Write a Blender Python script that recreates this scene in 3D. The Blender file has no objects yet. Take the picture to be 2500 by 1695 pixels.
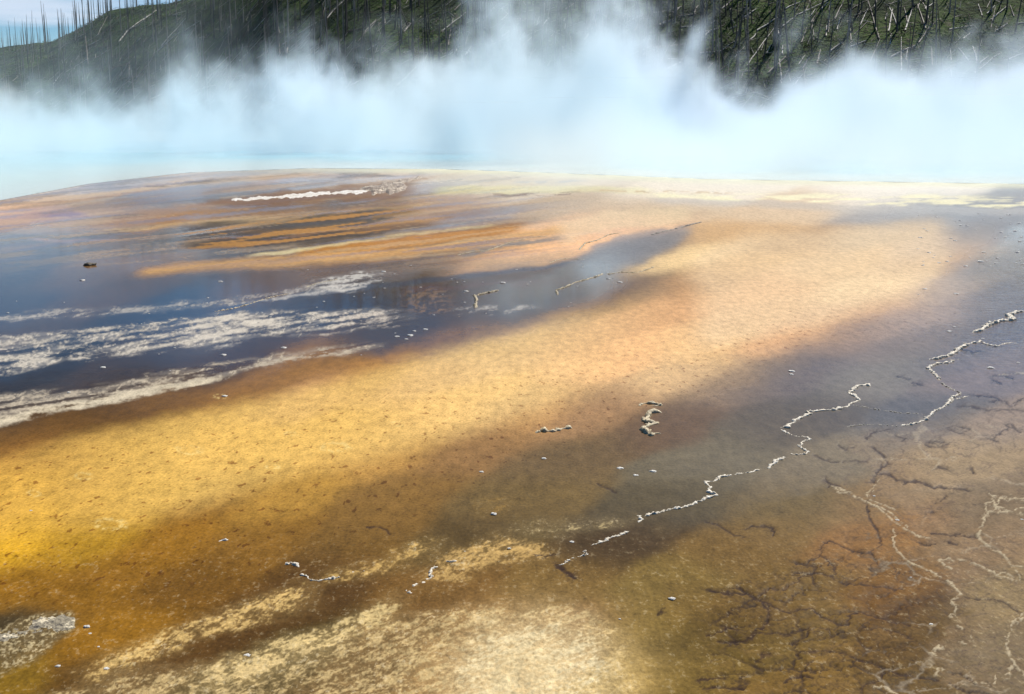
import bpy, bmesh, math, random
import numpy as np
from mathutils import Vector, Matrix, noise as mnoise

random.seed(7)
rng = np.random.default_rng(11)
SC = bpy.context.scene
COL = SC.collection
R = math.radians

# ------------------------------------------------------------------ camera maths
FPX, CX, CY, YH = 2778.0, 1250.0, 847.5, 300.0     # photograph pixels
TILT = math.atan((CY - YH) / FPX)
H = 2.2
ct, st = math.cos(TILT), math.sin(TILT)

def dist_of(v):
    """ground distance seen at picture row v"""
    dep = TILT + np.arctan((np.asarray(v, float) - CY) / FPX)
    return H / np.tan(dep)
def zc_of(D): return D * ct + H * st
def gp(u, v):
    D = float(dist_of(v)); return ((u - CX) / FPX * zc_of(D), D)
def row_of(D):
    Zc = D * ct + H * st; Yc = D * st - H * ct
    return CY - FPX * Yc / Zc
VS = 2500 / 2324
def vw(pts): return [(x * VS, y * VS) + tuple(r) for x, y, *r in pts]
K = 900 / 2324
def zz(ox, oy, pts): return [(ox + x * K, oy + y * K) for x, y in pts]

def lin(c):
    c = np.asarray(c, float) / 255.0
    return np.where(c <= 0.04045, c / 12.92, ((c + 0.055) / 1.055) ** 2.4)
def ss(a, b, x):
    t = np.clip((x - a) / (b - a), 0, 1); return t * t * (3 - 2 * t)

# ------------------------------------------------------------------ numpy noise
_perm = np.random.default_rng(5).random(65536).astype(np.float32)
def vnoise(x, y, seed=0):
    xi = np.floor(x).astype(np.int64); yi = np.floor(y).astype(np.int64)
    xf = x - xi; yf = y - yi
    xf = xf * xf * (3 - 2 * xf); yf = yf * yf * (3 - 2 * yf)
    def h(a, b): return _perm[((a * 73856093) ^ (b * 19349663) ^ (seed * 83492791)) & 65535]
    a = h(xi, yi); b = h(xi + 1, yi); c = h(xi, yi + 1); d = h(xi + 1, yi + 1)
    return (a * (1 - xf) + b * xf) * (1 - yf) + (c * (1 - xf) + d * xf) * yf
def fbm(x, y, o=4, seed=0, g=0.5):
    s = 0; a = 1; t = 0
    ca, sa = math.cos(0.6), math.sin(0.6)
    for i in range(o):
        s = s + a * vnoise(x, y, seed + i * 7); t += a; a *= g
        x, y = (x * ca - y * sa) * 2.03 + 13.7, (x * sa + y * ca) * 2.03 + 5.1
    return s / t

# ------------------------------------------------------------------ object helpers
def tag(o, label=None, cat=None, group=None, kind=None):
    if label: o['label'] = label
    if cat: o['category'] = cat
    if group: o['group'] = group
    if kind: o['kind'] = kind
    return o
def mesh_np(name, V, F, smooth=True):
    me = bpy.data.meshes.new(name)
    V = np.asarray(V, np.float32); F = np.asarray(F, np.int32)
    me.vertices.add(len(V)); me.vertices.foreach_set('co', V.ravel())
    k = F.shape[1]
    me.loops.add(F.size); me.loops.foreach_set('vertex_index', F.ravel())
    me.polygons.add(len(F)); me.polygons.foreach_set('loop_start', np.arange(0, F.size, k, dtype=np.int32))
    me.polygons.foreach_set('loop_total', np.full(len(F), k, np.int32))
    if smooth: me.polygons.foreach_set('use_smooth', np.ones(len(F), bool))
    me.update(calc_edges=True)
    return me
def link(name, me, mat=None, parent=None):
    o = bpy.data.objects.new(name, me); COL.objects.link(o)
    if mat and not me.materials: me.materials.append(mat)
    if parent: o.parent = parent
    return o
def grid_faces(nr, nc):
    i = np.arange(nr * nc).reshape(nr, nc)
    return np.stack([i[:-1, :-1], i[:-1, 1:], i[1:, 1:], i[1:, :-1]], -1).reshape(-1, 4)
def attr_col(me, name, c):
    a = me.attributes.new(name, 'FLOAT_COLOR', 'POINT')
    a.data.foreach_set('color', np.concatenate([c, np.ones((len(c), 1))], 1).astype(np.float32).ravel())
def attr_f(me, name, c):
    a = me.attributes.new(name, 'FLOAT', 'POINT'); a.data.foreach_set('value', c.astype(np.float32).ravel())

# ------------------------------------------------------------------ node helpers
class NT:
    def __init__(s, tree): s.t = tree; s.n = tree.nodes; s.l = tree.links
    def new(s, t, **kw):
        n = s.n.new(t)
        for k, v in kw.items(): setattr(n, k, v)
        return n
    def sock(s, inp, v):
        if isinstance(v, E): v = v.s
        if hasattr(v, 'is_output') or isinstance(v, bpy.types.NodeSocket): s.l.new(v, inp)
        else: inp.default_value = v
class E:
    """arithmetic on sockets"""
    def __init__(e, nt, s): e.nt = nt; e.s = s
    def op(e, o, *a, clamp=False):
        n = e.nt.new('ShaderNodeMath', operation=o, use_clamp=clamp)
        e.nt.sock(n.inputs[0], e)
        for i, x in enumerate(a): e.nt.sock(n.inputs[i + 1], x)
        return E(e.nt, n.outputs[0])
    def __add__(e, o): return e.op('ADD', o)
    __radd__ = __add__
    def __mul__(e, o): return e.op('MULTIPLY', o)
    __rmul__ = __mul__
    def __sub__(e, o): return e.op('SUBTRACT', o)
    def __rsub__(e, o): return (e * -1.0) + o
    def __truediv__(e, o): return e.op('DIVIDE', o)
    def pw(e, o): return e.op('POWER', o)
    def mx(e, o): return e.op('MAXIMUM', o)
    def mn(e, o): return e.op('MINIMUM', o)
    def exp(e): return e.op('EXPONENT')
    def ss(e, a, b):
        n = e.nt.new('ShaderNodeMapRange', interpolation_type='SMOOTHSTEP')
        e.nt.sock(n.inputs['Value'], e); e.nt.sock(n.inputs['From Min'], a); e.nt.sock(n.inputs['From Max'], b)
        return E(e.nt, n.outputs['Result'])
    def gauss(e, c, w):
        d = (e - c) / w
        return (d * d * -1.0).exp()
def mapping(nt, vec, scale=(1, 1, 1), loc=(0, 0, 0), rot=(0, 0, 0)):
    if nt.t.bl_idname == 'ShaderNodeTree':
        n = nt.new('ShaderNodeMapping'); nt.sock(n.inputs['Vector'], vec)
        n.inputs['Scale'].default_value = scale; n.inputs['Location'].default_value = loc; n.inputs['Rotation'].default_value = rot
        return n.outputs[0]
    n = nt.new('ShaderNodeVectorMath', operation='MULTIPLY_ADD'); nt.sock(n.inputs[0], vec)
    n.inputs[1].default_value = scale; n.inputs[2].default_value = loc
    return n.outputs[0]
def nz(nt, vec, scale, detail=3, rough=0.55, dist=0.0, col=False):
    n = nt.new('ShaderNodeTexNoise'); nt.sock(n.inputs['Vector'], vec)
    n.inputs['Scale'].default_value = scale; n.inputs['Detail'].default_value = detail
    n.inputs['Roughness'].default_value = rough; n.inputs['Distortion'].default_value = dist
    return n.outputs['Color'] if col else E(nt, n.outputs[0])
def mixc(nt, f, a, b, mode='MIX'):
    n = nt.new('ShaderNodeMix', data_type='RGBA', blend_type=mode)
    nt.sock(n.inputs[0], f)
    for i, v in ((6, a), (7, b)):
        if isinstance(v, (tuple, list)) and len(v) == 3: v = tuple(v) + (1,)
        nt.sock(n.inputs[i], v)
    return n.outputs[2]
def attr(nt, name, fac=True):
    n = nt.new('ShaderNodeAttribute', attribute_name=name)
    return E(nt, n.outputs['Fac']) if fac else n.outputs['Color']
def material(name):
    m = bpy.data.materials.new(name); m.use_nodes = True
    nt = NT(m.node_tree); b = m.node_tree.nodes['Principled BSDF']
    return m, nt, b
def bump(nt, b, height, strength=0.5, dist=0.01, coat=False):
    n = nt.new('ShaderNodeBump'); n.inputs['Strength'].default_value = strength
    n.inputs['Distance'].default_value = dist; nt.sock(n.inputs['Height'], height)
    nt.l.new(n.outputs[0], b.inputs['Normal'])
    if coat: nt.l.new(n.outputs[0], b.inputs['Coat Normal'])
    return n

# ------------------------------------------------------------------ world, sun, camera
SUN_AZ, SUN_EL = 28.0, 44.0       # azimuth to the right of straight ahead
w = bpy.data.worlds.new('World'); SC.world = w; w.use_nodes = True
nt = NT(w.node_tree); bg = w.node_tree.nodes['Background']
sky = nt.new('ShaderNodeTexSky', sky_type='NISHITA', sun_disc=False)
sky.sun_elevation = R(SUN_EL); sky.sun_rotation = R(SUN_AZ); sky.altitude = 2200
sky.air_density = 1.0; sky.dust_density = 0.3; sky.ozone_density = 2.0
tc = nt.new('ShaderNodeTexCoord').outputs['Generated']
sep = nt.new('ShaderNodeSeparateXYZ'); nt.l.new(tc, sep.inputs[0])
zx, zy, zz_ = (E(nt, sep.outputs[i]) for i in range(3))
comb = nt.new('ShaderNodeCombineXYZ')
den = zz_.mx(0.02) + 0.12
nt.sock(comb.inputs[0], zx / den); nt.sock(comb.inputs[1], zy / den)
cl = nz(nt, mapping(nt, comb.outputs[0], (0.5, 1.0, 1)), 0.9, 8, 0.6, 0.4)
cl2 = cl + zx.ss(0.0, -0.6) * 0.05 + zz_.gauss(0.07, 0.05) * zx.ss(-0.28, -0.42) * 0.10
cmask = cl2.ss(0.55, 0.72) * 0.8
hs = nt.new('ShaderNodeHueSaturation'); hs.inputs['Saturation'].default_value = 1.5; hs.inputs['Value'].default_value = 0.85; nt.l.new(sky.outputs[0], hs.inputs['Color'])
skyc = mixc(nt, cmask * zz_.ss(0.22, 0.12), hs.outputs[0], (7.6, 8.4, 9.8))
nt.l.new(skyc, bg.inputs['Color']); bg.inputs['Strength'].default_value = 0.07

sl = bpy.data.lights.new('sun', 'SUN'); sl.energy = 4.8; sl.angle = R(0.5); sl.color = (1, 0.955, 0.88)
so = bpy.data.objects.new('sun', sl); COL.objects.link(so)
sd = Vector((math.sin(R(SUN_AZ)) * math.cos(R(SUN_EL)), math.cos(R(SUN_AZ)) * math.cos(R(SUN_EL)), math.sin(R(SUN_EL))))
so.rotation_euler = sd.to_track_quat('Z', 'Y').to_euler()

cam = bpy.data.cameras.new('camera'); co = bpy.data.objects.new('camera', cam); COL.objects.link(co)
cam.sensor_width = 36; cam.lens = 36 * FPX / 2500; cam.clip_end = 6000; cam.clip_start = 0.05
co.location = (0, 0, H); co.rotation_euler = (R(90) - TILT, 0, 0)
SC.camera = co
SC.view_settings.view_transform = 'Standard'; SC.view_settings.look = 'None'
SC.view_settings.exposure = 0.5; SC.view_settings.gamma = 1

SC.cycles.volume_bounces = 3; SC.cycles.max_bounces = 6; SC.cycles.volume_step_rate = 2.5
SC.cycles.volume_max_steps = 256
SC.cycles.use_denoising = True

# ================================================================== GROUND
vd = np.concatenate([[304.5, 306, 308, 311, 315, 319, 324, 331, 340, 350, 360, 370, 380, 390],
                     np.arange(398, 1745, 2.5)])
Dn = dist_of(vd)
Dn = np.concatenate([Dn, np.linspace(Dn[-1], -60, 40)[1:]])
ud = np.concatenate([-np.geomspace(3200, 360, 20), np.arange(-300, 2800, 2.5), 2500 + np.geomspace(340, 3200, 20)])
Zc = np.maximum(zc_of(Dn), 0.5 * (zc_of(Dn) + np.sqrt((zc_of(Dn) - 3.2) ** 2 + 0.3) + 3.2) * (Dn < 4.0))
nr, nc = len(Dn), len(ud)
XX = (ud[None, :] - CX) / FPX * Zc[:, None]
YY = np.repeat(Dn[:, None], nc, 1)
U = np.repeat(ud[None, :], nr, 0)
Vv = np.where(Dn > 2.2, row_of(np.maximum(Dn, 2.2)), row_of(2.2) + (2.2 - Dn) * 500)
V = np.repeat(Vv[:, None], nc, 1)
U = U.ravel(); V = V.ravel(); XX = XX.ravel(); YY = YY.ravel()
NV = len(U)
N_ = {}
def nn(key, sx, sy, o=4, seed=0, world=False):
    k = (key,)
    if k not in N_:
        N_[k] = (fbm(XX * sx, YY * sy, o, seed) if world else fbm(U * sx, V * sy, o, seed)).astype(np.float32)
    return N_[k]
# gentle warps (in picture pixels, larger along the flow)
w1 = (nn('w1', 1 / 160, 1 / 60, 3, 3) - 0.5); w2 = (nn('w2', 1 / 40, 1 / 14, 3, 9) - 0.5)
w3 = (nn('w3', 1 / 12, 1 / 6, 3, 21) - 0.5)
VSH = V + 0.15 * U * ss(480, 700, V)
fl = fbm(U / 80, VSH / 8, 5, 31)             # streaks along the flow
fl2 = fbm(U / 22, VSH / 5.5, 5, 41)
gr1 = nn('gr1', 1 / 7, 1 / 4, 3, 51)

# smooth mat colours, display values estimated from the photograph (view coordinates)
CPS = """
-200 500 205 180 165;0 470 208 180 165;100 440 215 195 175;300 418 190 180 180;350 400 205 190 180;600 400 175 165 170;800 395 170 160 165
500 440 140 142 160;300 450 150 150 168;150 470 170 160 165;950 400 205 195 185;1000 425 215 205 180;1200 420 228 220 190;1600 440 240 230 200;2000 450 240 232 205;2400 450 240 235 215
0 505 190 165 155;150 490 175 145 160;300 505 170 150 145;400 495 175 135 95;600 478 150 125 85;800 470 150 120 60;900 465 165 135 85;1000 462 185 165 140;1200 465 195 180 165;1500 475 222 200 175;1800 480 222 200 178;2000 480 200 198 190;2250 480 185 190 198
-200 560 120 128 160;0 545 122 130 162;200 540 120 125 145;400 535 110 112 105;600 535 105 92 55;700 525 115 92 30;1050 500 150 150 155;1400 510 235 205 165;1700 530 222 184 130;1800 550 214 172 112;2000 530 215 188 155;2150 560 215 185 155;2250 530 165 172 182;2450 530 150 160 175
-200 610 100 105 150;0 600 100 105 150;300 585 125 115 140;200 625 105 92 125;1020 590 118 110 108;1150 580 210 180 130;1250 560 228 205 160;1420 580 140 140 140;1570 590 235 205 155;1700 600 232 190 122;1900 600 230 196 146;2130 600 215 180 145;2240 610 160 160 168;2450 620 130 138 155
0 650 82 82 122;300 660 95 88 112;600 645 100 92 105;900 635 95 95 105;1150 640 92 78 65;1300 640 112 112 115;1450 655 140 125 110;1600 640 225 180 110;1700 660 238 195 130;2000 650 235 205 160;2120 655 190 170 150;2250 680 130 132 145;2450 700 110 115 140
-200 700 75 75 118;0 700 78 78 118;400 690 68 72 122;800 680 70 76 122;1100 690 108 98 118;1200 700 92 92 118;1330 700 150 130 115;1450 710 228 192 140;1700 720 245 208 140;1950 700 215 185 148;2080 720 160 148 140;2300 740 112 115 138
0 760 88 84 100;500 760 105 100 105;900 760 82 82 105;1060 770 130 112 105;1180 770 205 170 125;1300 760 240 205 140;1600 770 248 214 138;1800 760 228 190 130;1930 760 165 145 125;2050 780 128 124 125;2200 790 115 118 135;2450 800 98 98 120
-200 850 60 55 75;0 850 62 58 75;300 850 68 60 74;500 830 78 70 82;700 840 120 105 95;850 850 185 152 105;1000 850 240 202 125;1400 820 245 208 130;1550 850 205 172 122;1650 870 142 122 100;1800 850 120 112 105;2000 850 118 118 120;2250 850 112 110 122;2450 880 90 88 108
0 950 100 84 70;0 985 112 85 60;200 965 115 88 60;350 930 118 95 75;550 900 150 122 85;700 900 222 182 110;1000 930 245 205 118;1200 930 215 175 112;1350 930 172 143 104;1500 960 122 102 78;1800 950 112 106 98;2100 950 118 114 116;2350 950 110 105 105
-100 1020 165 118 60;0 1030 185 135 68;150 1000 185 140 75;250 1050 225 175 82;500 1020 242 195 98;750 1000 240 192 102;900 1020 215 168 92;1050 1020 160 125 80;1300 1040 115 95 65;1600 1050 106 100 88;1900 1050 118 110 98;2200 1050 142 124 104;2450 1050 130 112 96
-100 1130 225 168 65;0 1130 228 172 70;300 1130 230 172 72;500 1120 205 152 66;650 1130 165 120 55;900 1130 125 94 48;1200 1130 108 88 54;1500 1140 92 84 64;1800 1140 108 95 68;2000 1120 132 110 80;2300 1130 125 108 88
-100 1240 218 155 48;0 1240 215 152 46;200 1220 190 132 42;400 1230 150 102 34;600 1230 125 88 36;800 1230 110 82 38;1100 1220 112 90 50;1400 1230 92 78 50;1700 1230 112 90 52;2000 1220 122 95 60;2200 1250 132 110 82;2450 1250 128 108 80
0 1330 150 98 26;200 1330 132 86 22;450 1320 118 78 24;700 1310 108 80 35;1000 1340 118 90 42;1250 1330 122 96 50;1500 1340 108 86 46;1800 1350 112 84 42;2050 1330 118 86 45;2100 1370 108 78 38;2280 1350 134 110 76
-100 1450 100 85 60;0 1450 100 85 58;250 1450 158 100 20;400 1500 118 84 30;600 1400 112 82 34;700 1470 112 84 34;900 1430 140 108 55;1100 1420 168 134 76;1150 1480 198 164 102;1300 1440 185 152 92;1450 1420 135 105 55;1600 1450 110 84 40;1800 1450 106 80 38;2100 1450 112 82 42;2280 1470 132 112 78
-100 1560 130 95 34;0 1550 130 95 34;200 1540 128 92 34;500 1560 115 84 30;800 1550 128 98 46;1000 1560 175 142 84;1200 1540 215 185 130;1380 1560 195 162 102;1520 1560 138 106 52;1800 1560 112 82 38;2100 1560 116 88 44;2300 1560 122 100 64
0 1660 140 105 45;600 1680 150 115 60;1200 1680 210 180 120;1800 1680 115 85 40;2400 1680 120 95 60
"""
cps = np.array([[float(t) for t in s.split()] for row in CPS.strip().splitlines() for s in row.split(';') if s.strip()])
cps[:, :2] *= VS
def _reg(x0, x1, y0, y1, m):
    X_, Y_ = cps[:, 0] / VS, cps[:, 1] / VS
    k = ss(x0 - 120, x0 + 60, X_) * ss(x1 + 120, x1 - 60, X_) * ss(y0 - 50, y0 + 30, Y_) * ss(y1 + 50, y1 - 30, Y_)
    cps[:, 2:] *= 1 + k[:, None] * (np.array(m) - 1)
_reg(1520, 9999, 850, 1330, (1.18, 1.18, 1.16)); _reg(2000, 9999, 680, 850, (1.16, 1.14, 1.10)); _reg(1480, 9999, 1330, 9999, (1.05, 1.15, 1.15)); _reg(600, 1500, 1050, 1400, (1.14, 1.17, 1.18))
_reg(-999, 600, 1230, 9999, (1.08, 1.17, 0.95)); _reg(600, 1480, 1400, 9999, (1.06, 1.10, 1.10)); _reg(-999, 1300, 540, 900, (1.22, 1.04, 1.02)); _reg(1450, 2150, 500, 660, (1.04, 1.08, 1.12)); _reg(900, 1900, 640, 860, (0.99, 0.985, 1.12))
cps[:, 2:] *= np.minimum(1, 250 / cps[:, 2:].max(1))[:, None]
Tlin = lin(cps[:, 2:])
# how much of each display colour is the sky or steam mirrored in the water film
WPS = np.array([float(t) for t in """0 440 .6 600 420 .6 1000 420 .4 1600 430 .3 2300 460 .5 0 500 .6 400 480 .6 900 480 .6 1300 500 .4 1700 500 .25 2200 480 .6
0 560 .95 400 550 .95 800 540 .6 1200 540 .4 1700 560 .2 2150 560 .35 2320 560 .9 0 620 .95 400 620 .8 800 600 .6 1200 590 .6 1600 600 .2 2000 620 .2 2300 640 .9
0 700 .95 500 690 .95 900 670 .95 1250 660 .95 1500 690 .25 1900 690 .2 2150 720 .8 2400 720 .95 0 800 .8 500 800 .8 1000 760 .8 1200 800 .25 1700 780 .2 2000 790 .7 2300 800 .95
0 900 .6 400 880 .5 800 860 .3 1200 850 .2 1600 860 .45 1900 860 .8 2300 860 .95 0 1000 .25 300 1000 .2 800 970 .2 1300 950 .4 1600 950 .7 2000 930 .85 2350 940 .6
0 1120 .15 400 1120 .15 800 1080 .3 1300 1060 .5 1600 1060 .7 1850 1040 .6 2200 1060 .3 0 1250 .12 400 1250 .15 800 1200 .25 1200 1130 .4 1500 1120 .5 1800 1180 .25 2200 1200 .2
0 1380 .15 400 1380 .12 800 1300 .15 1200 1280 .1 1600 1280 .15 2000 1300 .2 2300 1350 .2 0 1500 .1 700 1500 .08 1400 1500 .05 2000 1480 .15 2300 1500 .2""".split()]).reshape(-1, 3)
WPS[:, :2] *= VS
def wet_field(u, v):
    """0 dry .. 1 water film, measured spots blended smoothly"""
    a = 0; b_ = 0
    for x0, y0, w0 in WPS:
        dx = u - x0; dy = v - y0 + 0.2 * dx
        k = 1 / (0.05 + (dx / 150) ** 2 + (dy / 45) ** 2) ** 2
        a = a + k * w0; b_ = b_ + k
    return a / b_ * (1 - 0.35 * ss(800, 1100, v)) * (1 - 0.35 * ss(900, 1050, v) * ss(1900, 1500, u))
def fres(v):
    dep = TILT + np.arctan((v - CY) / FPX)
    ci = np.sin(dep); si = np.cos(dep); ctt = np.sqrt(1 - (si / 1.33) ** 2)
    rs = ((ci - 1.33 * ctt) / (ci + 1.33 * ctt)) ** 2; rp = ((ctt - 1.33 * ci) / (ctt + 1.33 * ci)) ** 2
    return 0.5 * (rs + rp)
GAIN = 1.42
cu, cv = cps[:, 0], cps[:, 1]
Fr = fres(cv) * wet_field(cu, cv)
tR = ss(900, 2200, cu)[:, None]
Rsky = (1 - tR) * np.array([0.26, 0.36, 0.62]) + tR * np.array([0.42, 0.50, 0.66])
blue = np.clip((Tlin[:, 2] - Tlin[:, 0]) / (Tlin.max(1) + 1e-6) * 1.2 + 0.25, 0, 1)[:, None]     # spots whose look is mostly mirrored sky
hue = Tlin / Tlin.mean(1, keepdims=True); hue = hue * (1 - blue * 0.8) + blue * 0.8 * np.array([1.18, 0.95, 0.87])
lum = Tlin.mean(1) / GAIN * (1 - 0.55 * blue[:, 0]) 
alb = np.clip(hue * lum[:, None], 0.010, 0.72)
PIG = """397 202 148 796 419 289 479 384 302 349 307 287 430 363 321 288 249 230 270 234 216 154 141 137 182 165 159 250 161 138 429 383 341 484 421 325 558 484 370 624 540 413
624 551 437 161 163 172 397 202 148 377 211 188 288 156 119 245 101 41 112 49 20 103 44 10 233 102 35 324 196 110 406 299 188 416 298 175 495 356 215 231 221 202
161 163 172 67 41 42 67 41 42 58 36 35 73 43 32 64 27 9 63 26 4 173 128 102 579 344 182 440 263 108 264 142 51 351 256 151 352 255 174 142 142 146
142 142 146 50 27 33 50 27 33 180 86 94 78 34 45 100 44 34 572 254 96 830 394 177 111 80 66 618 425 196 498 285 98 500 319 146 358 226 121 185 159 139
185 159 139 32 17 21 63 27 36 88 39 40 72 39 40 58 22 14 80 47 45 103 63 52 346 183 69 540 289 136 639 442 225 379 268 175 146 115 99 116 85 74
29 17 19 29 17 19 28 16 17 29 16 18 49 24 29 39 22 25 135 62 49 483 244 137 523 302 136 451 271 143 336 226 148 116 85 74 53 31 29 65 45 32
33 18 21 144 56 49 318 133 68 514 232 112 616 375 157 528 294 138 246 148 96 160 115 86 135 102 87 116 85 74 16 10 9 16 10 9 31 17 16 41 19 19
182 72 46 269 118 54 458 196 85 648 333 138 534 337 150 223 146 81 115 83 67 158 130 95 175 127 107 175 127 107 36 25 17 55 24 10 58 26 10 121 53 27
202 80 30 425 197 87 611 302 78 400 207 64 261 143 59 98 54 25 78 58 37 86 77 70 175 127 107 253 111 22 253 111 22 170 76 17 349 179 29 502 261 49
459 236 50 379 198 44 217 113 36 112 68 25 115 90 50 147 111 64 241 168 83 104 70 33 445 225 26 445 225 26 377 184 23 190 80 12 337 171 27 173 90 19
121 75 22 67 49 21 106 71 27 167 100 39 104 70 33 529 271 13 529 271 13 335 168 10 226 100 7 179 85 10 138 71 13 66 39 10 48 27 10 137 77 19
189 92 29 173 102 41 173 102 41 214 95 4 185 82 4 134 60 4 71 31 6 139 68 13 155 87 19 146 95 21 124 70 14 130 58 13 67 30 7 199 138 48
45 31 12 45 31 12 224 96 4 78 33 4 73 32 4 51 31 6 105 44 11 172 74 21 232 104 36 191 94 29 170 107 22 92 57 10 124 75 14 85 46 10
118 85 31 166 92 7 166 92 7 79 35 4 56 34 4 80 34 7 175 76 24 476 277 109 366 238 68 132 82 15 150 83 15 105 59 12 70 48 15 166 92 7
56 34 4 476 277 109 150 83 15 70 48 15"""      # reflectance x1000 of each spot, fitted until the rendered colours agreed
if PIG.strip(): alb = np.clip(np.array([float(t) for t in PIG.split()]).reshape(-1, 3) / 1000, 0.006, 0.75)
def tame(a):
    # mat pigments run from cream through gold to brown: keep red and blue within that family
    a = a.copy(); l = a.mean(1)
    r = np.minimum(a[:, 0], a[:, 1] * np.where(l > 0.15, 1.88, 2.2)); g = np.minimum(a[:, 1], a[:, 0] * np.clip(0.98 - 0.45 * np.clip(1 - a[:, 2] / a[:, 1], 0, 1), 0.54, 1))
    b_ = np.minimum(a[:, 2], g * np.clip(1.0 - 0.72 * (r / g - 1.05), 0.15, 1))
    a = np.stack([r, g, b_], 1); return a * (l / a.mean(1))[:, None]
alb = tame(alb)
# normalised RBF, stretched along the bands
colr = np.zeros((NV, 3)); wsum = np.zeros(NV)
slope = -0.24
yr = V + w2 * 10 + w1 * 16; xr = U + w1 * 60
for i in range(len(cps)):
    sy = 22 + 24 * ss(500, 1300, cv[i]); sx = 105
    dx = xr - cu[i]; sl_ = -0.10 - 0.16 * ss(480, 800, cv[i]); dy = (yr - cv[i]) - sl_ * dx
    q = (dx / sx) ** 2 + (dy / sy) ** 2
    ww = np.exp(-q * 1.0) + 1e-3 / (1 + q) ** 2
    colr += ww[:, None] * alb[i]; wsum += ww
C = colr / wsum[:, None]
del colr
WET = wet_field(U, V + w1 * 60 + w2 * 20)
GRAN = np.zeros(NV); SPK = np.zeros(NV); Z = np.zeros(NV); RIP = np.zeros(NV)

def lay(mask, disp, k=1.0, wet=None, gain=GAIN):
    """lay a pigment over the sheet where mask is set"""
    global C, WET
    a = np.clip(lin(disp) / gain, 0.01, 0.8)
    m = np.clip(mask * k, 0, 1)
    C = C * (1 - m[:, None]) + a * m[:, None]
    if wet is not None: WET = WET * (1 - m) + wet * m
def ribbon(top, bot, st_=6, sb=6, warp=8, fade=60):
    """area between two curves, (u,v) lists in view coordinates"""
    tx, ty = zip(*vw(top)); bx, by = zip(*vw(bot))
    vv = V + w2 * warp + w1 * warp
    a = ss(-st_, st_, vv - np.interp(U, tx, ty)); b = ss(sb, -sb, vv - np.interp(U, bx, by))
    u0, u1 = max(tx[0], bx[0]), min(tx[-1], bx[-1])
    f = 1.0
    if u0 > 5: f = f * ss(u0, u0 + fade, U + w1 * 60)
    if u1 < 2495: f = f * ss(u1, u1 - fade, U + w1 * 60)
    return a * b * f
def polyd(pts, pad=60, jit=0.0):
    """distance in picture pixels to a polyline"""
    d = np.full(NV, 1e9)
    p = np.array(pts, float)
    m = (U > p[:, 0].min() - pad) & (U < p[:, 0].max() + pad) & (V > p[:, 1].min() - pad) & (V < p[:, 1].max() + pad)
    idx = np.nonzero(m)[0]
    u = U[idx] + w3[idx] * jit; v = V[idx] + w3[idx] * jit * 0.7 + w2[idx] * jit * 0.6
    best = np.full(len(idx), 1e9)
    for a, b in zip(p[:-1], p[1:]):
        ab = b - a; L = (ab ** 2).sum() + 1e-9
        t = np.clip(((u - a[0]) * ab[0] + (v - a[1]) * ab[1]) / L, 0, 1)
        best = np.minimum(best, np.hypot(u - a[0] - t * ab[0], (v - a[1] - t * ab[1]) * 1.25))
    d[idx] = best
    return d
def line(pts, wd, soft=2.5, jit=8):
    return ss(wd + soft, np.maximum(wd - soft, 0), polyd(pts, jit=jit))

yb = ribbon([(0, 1040), (200, 988), (400, 945), (600, 905), (750, 870), (900, 825), (1100, 772), (1250, 727), (1400, 685), (1500, 640), (1600, 590)],
            [(0, 1215), (300, 1180), (500, 1140), (700, 1065), (900, 1020), (1100, 965), (1300, 905), (1500, 858), (1700, 806), (1850, 750), (2000, 680)], 26, 44, 14, 620)
lay(yb * ss(-200, 500, U) * ss(1500, 700, U), (240, 196, 104), 0.6, gain=1.3); lay(yb * ss(700, 1500, U) * ss(2150, 1800, U), (243, 209, 142), 0.65, gain=1.25); lay(yb * ss(600, -100, U), (224, 172, 74), 0.5)
lay(ribbon([(1540, 600), (1700, 530), (2190, 505)], [(1540, 800), (1850, 740), (2000, 685), (2110, 640), (2190, 560)], 24, 26, 14, 90), (230, 200, 156), 0.55, wet=0.25, gain=1.3)
# ---- far terraces (left)
lay(ribbon([(0, 452), (200, 440), (420, 408), (700, 394), (960, 392)], [(0, 470), (200, 452), (420, 420), (700, 404), (960, 398)], 4, 6), (215, 185, 150), 0.6, wet=0.3)
lay(ribbon([(260, 425), (500, 405), (800, 400)], [(260, 432), (500, 414), (800, 412)], 3, 3) * ss(0.45, 0.6, fl), (110, 92, 82), 0.8)
lay(ribbon([(620, 395), (800, 392), (980, 392)], [(620, 404), (800, 403), (980, 399)], 2, 3) * ss(0.4, 0.6, fl), (92, 78, 75), 0.75)
lay(ribbon([(560, 412), (780, 405), (960, 398)], [(560, 420), (780, 411), (960, 403)], 3, 3), (190, 185, 190), 0.7)
lay(ribbon([(0, 478), (150, 470), (225, 488)], [(0, 512), (150, 512), (225, 496)], 6, 8, 14), (185, 145, 145), 0.45)
lay(ribbon([(70, 487), (150, 478), (220, 488)], [(70, 494), (150, 494), (220, 494)], 3, 4), (118, 92, 132), 0.6)
lay(ribbon([(0, 508), (130, 520), (300, 505)], [(0, 526), (130, 540), (300, 520)], 4, 4), (185, 150, 120), 0.55)
lay(ribbon([(40, 538), (120, 545), (300, 545)], [(40, 545), (120, 550), (300, 548)], 3, 3), (200, 150, 130), 0.6)
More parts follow.
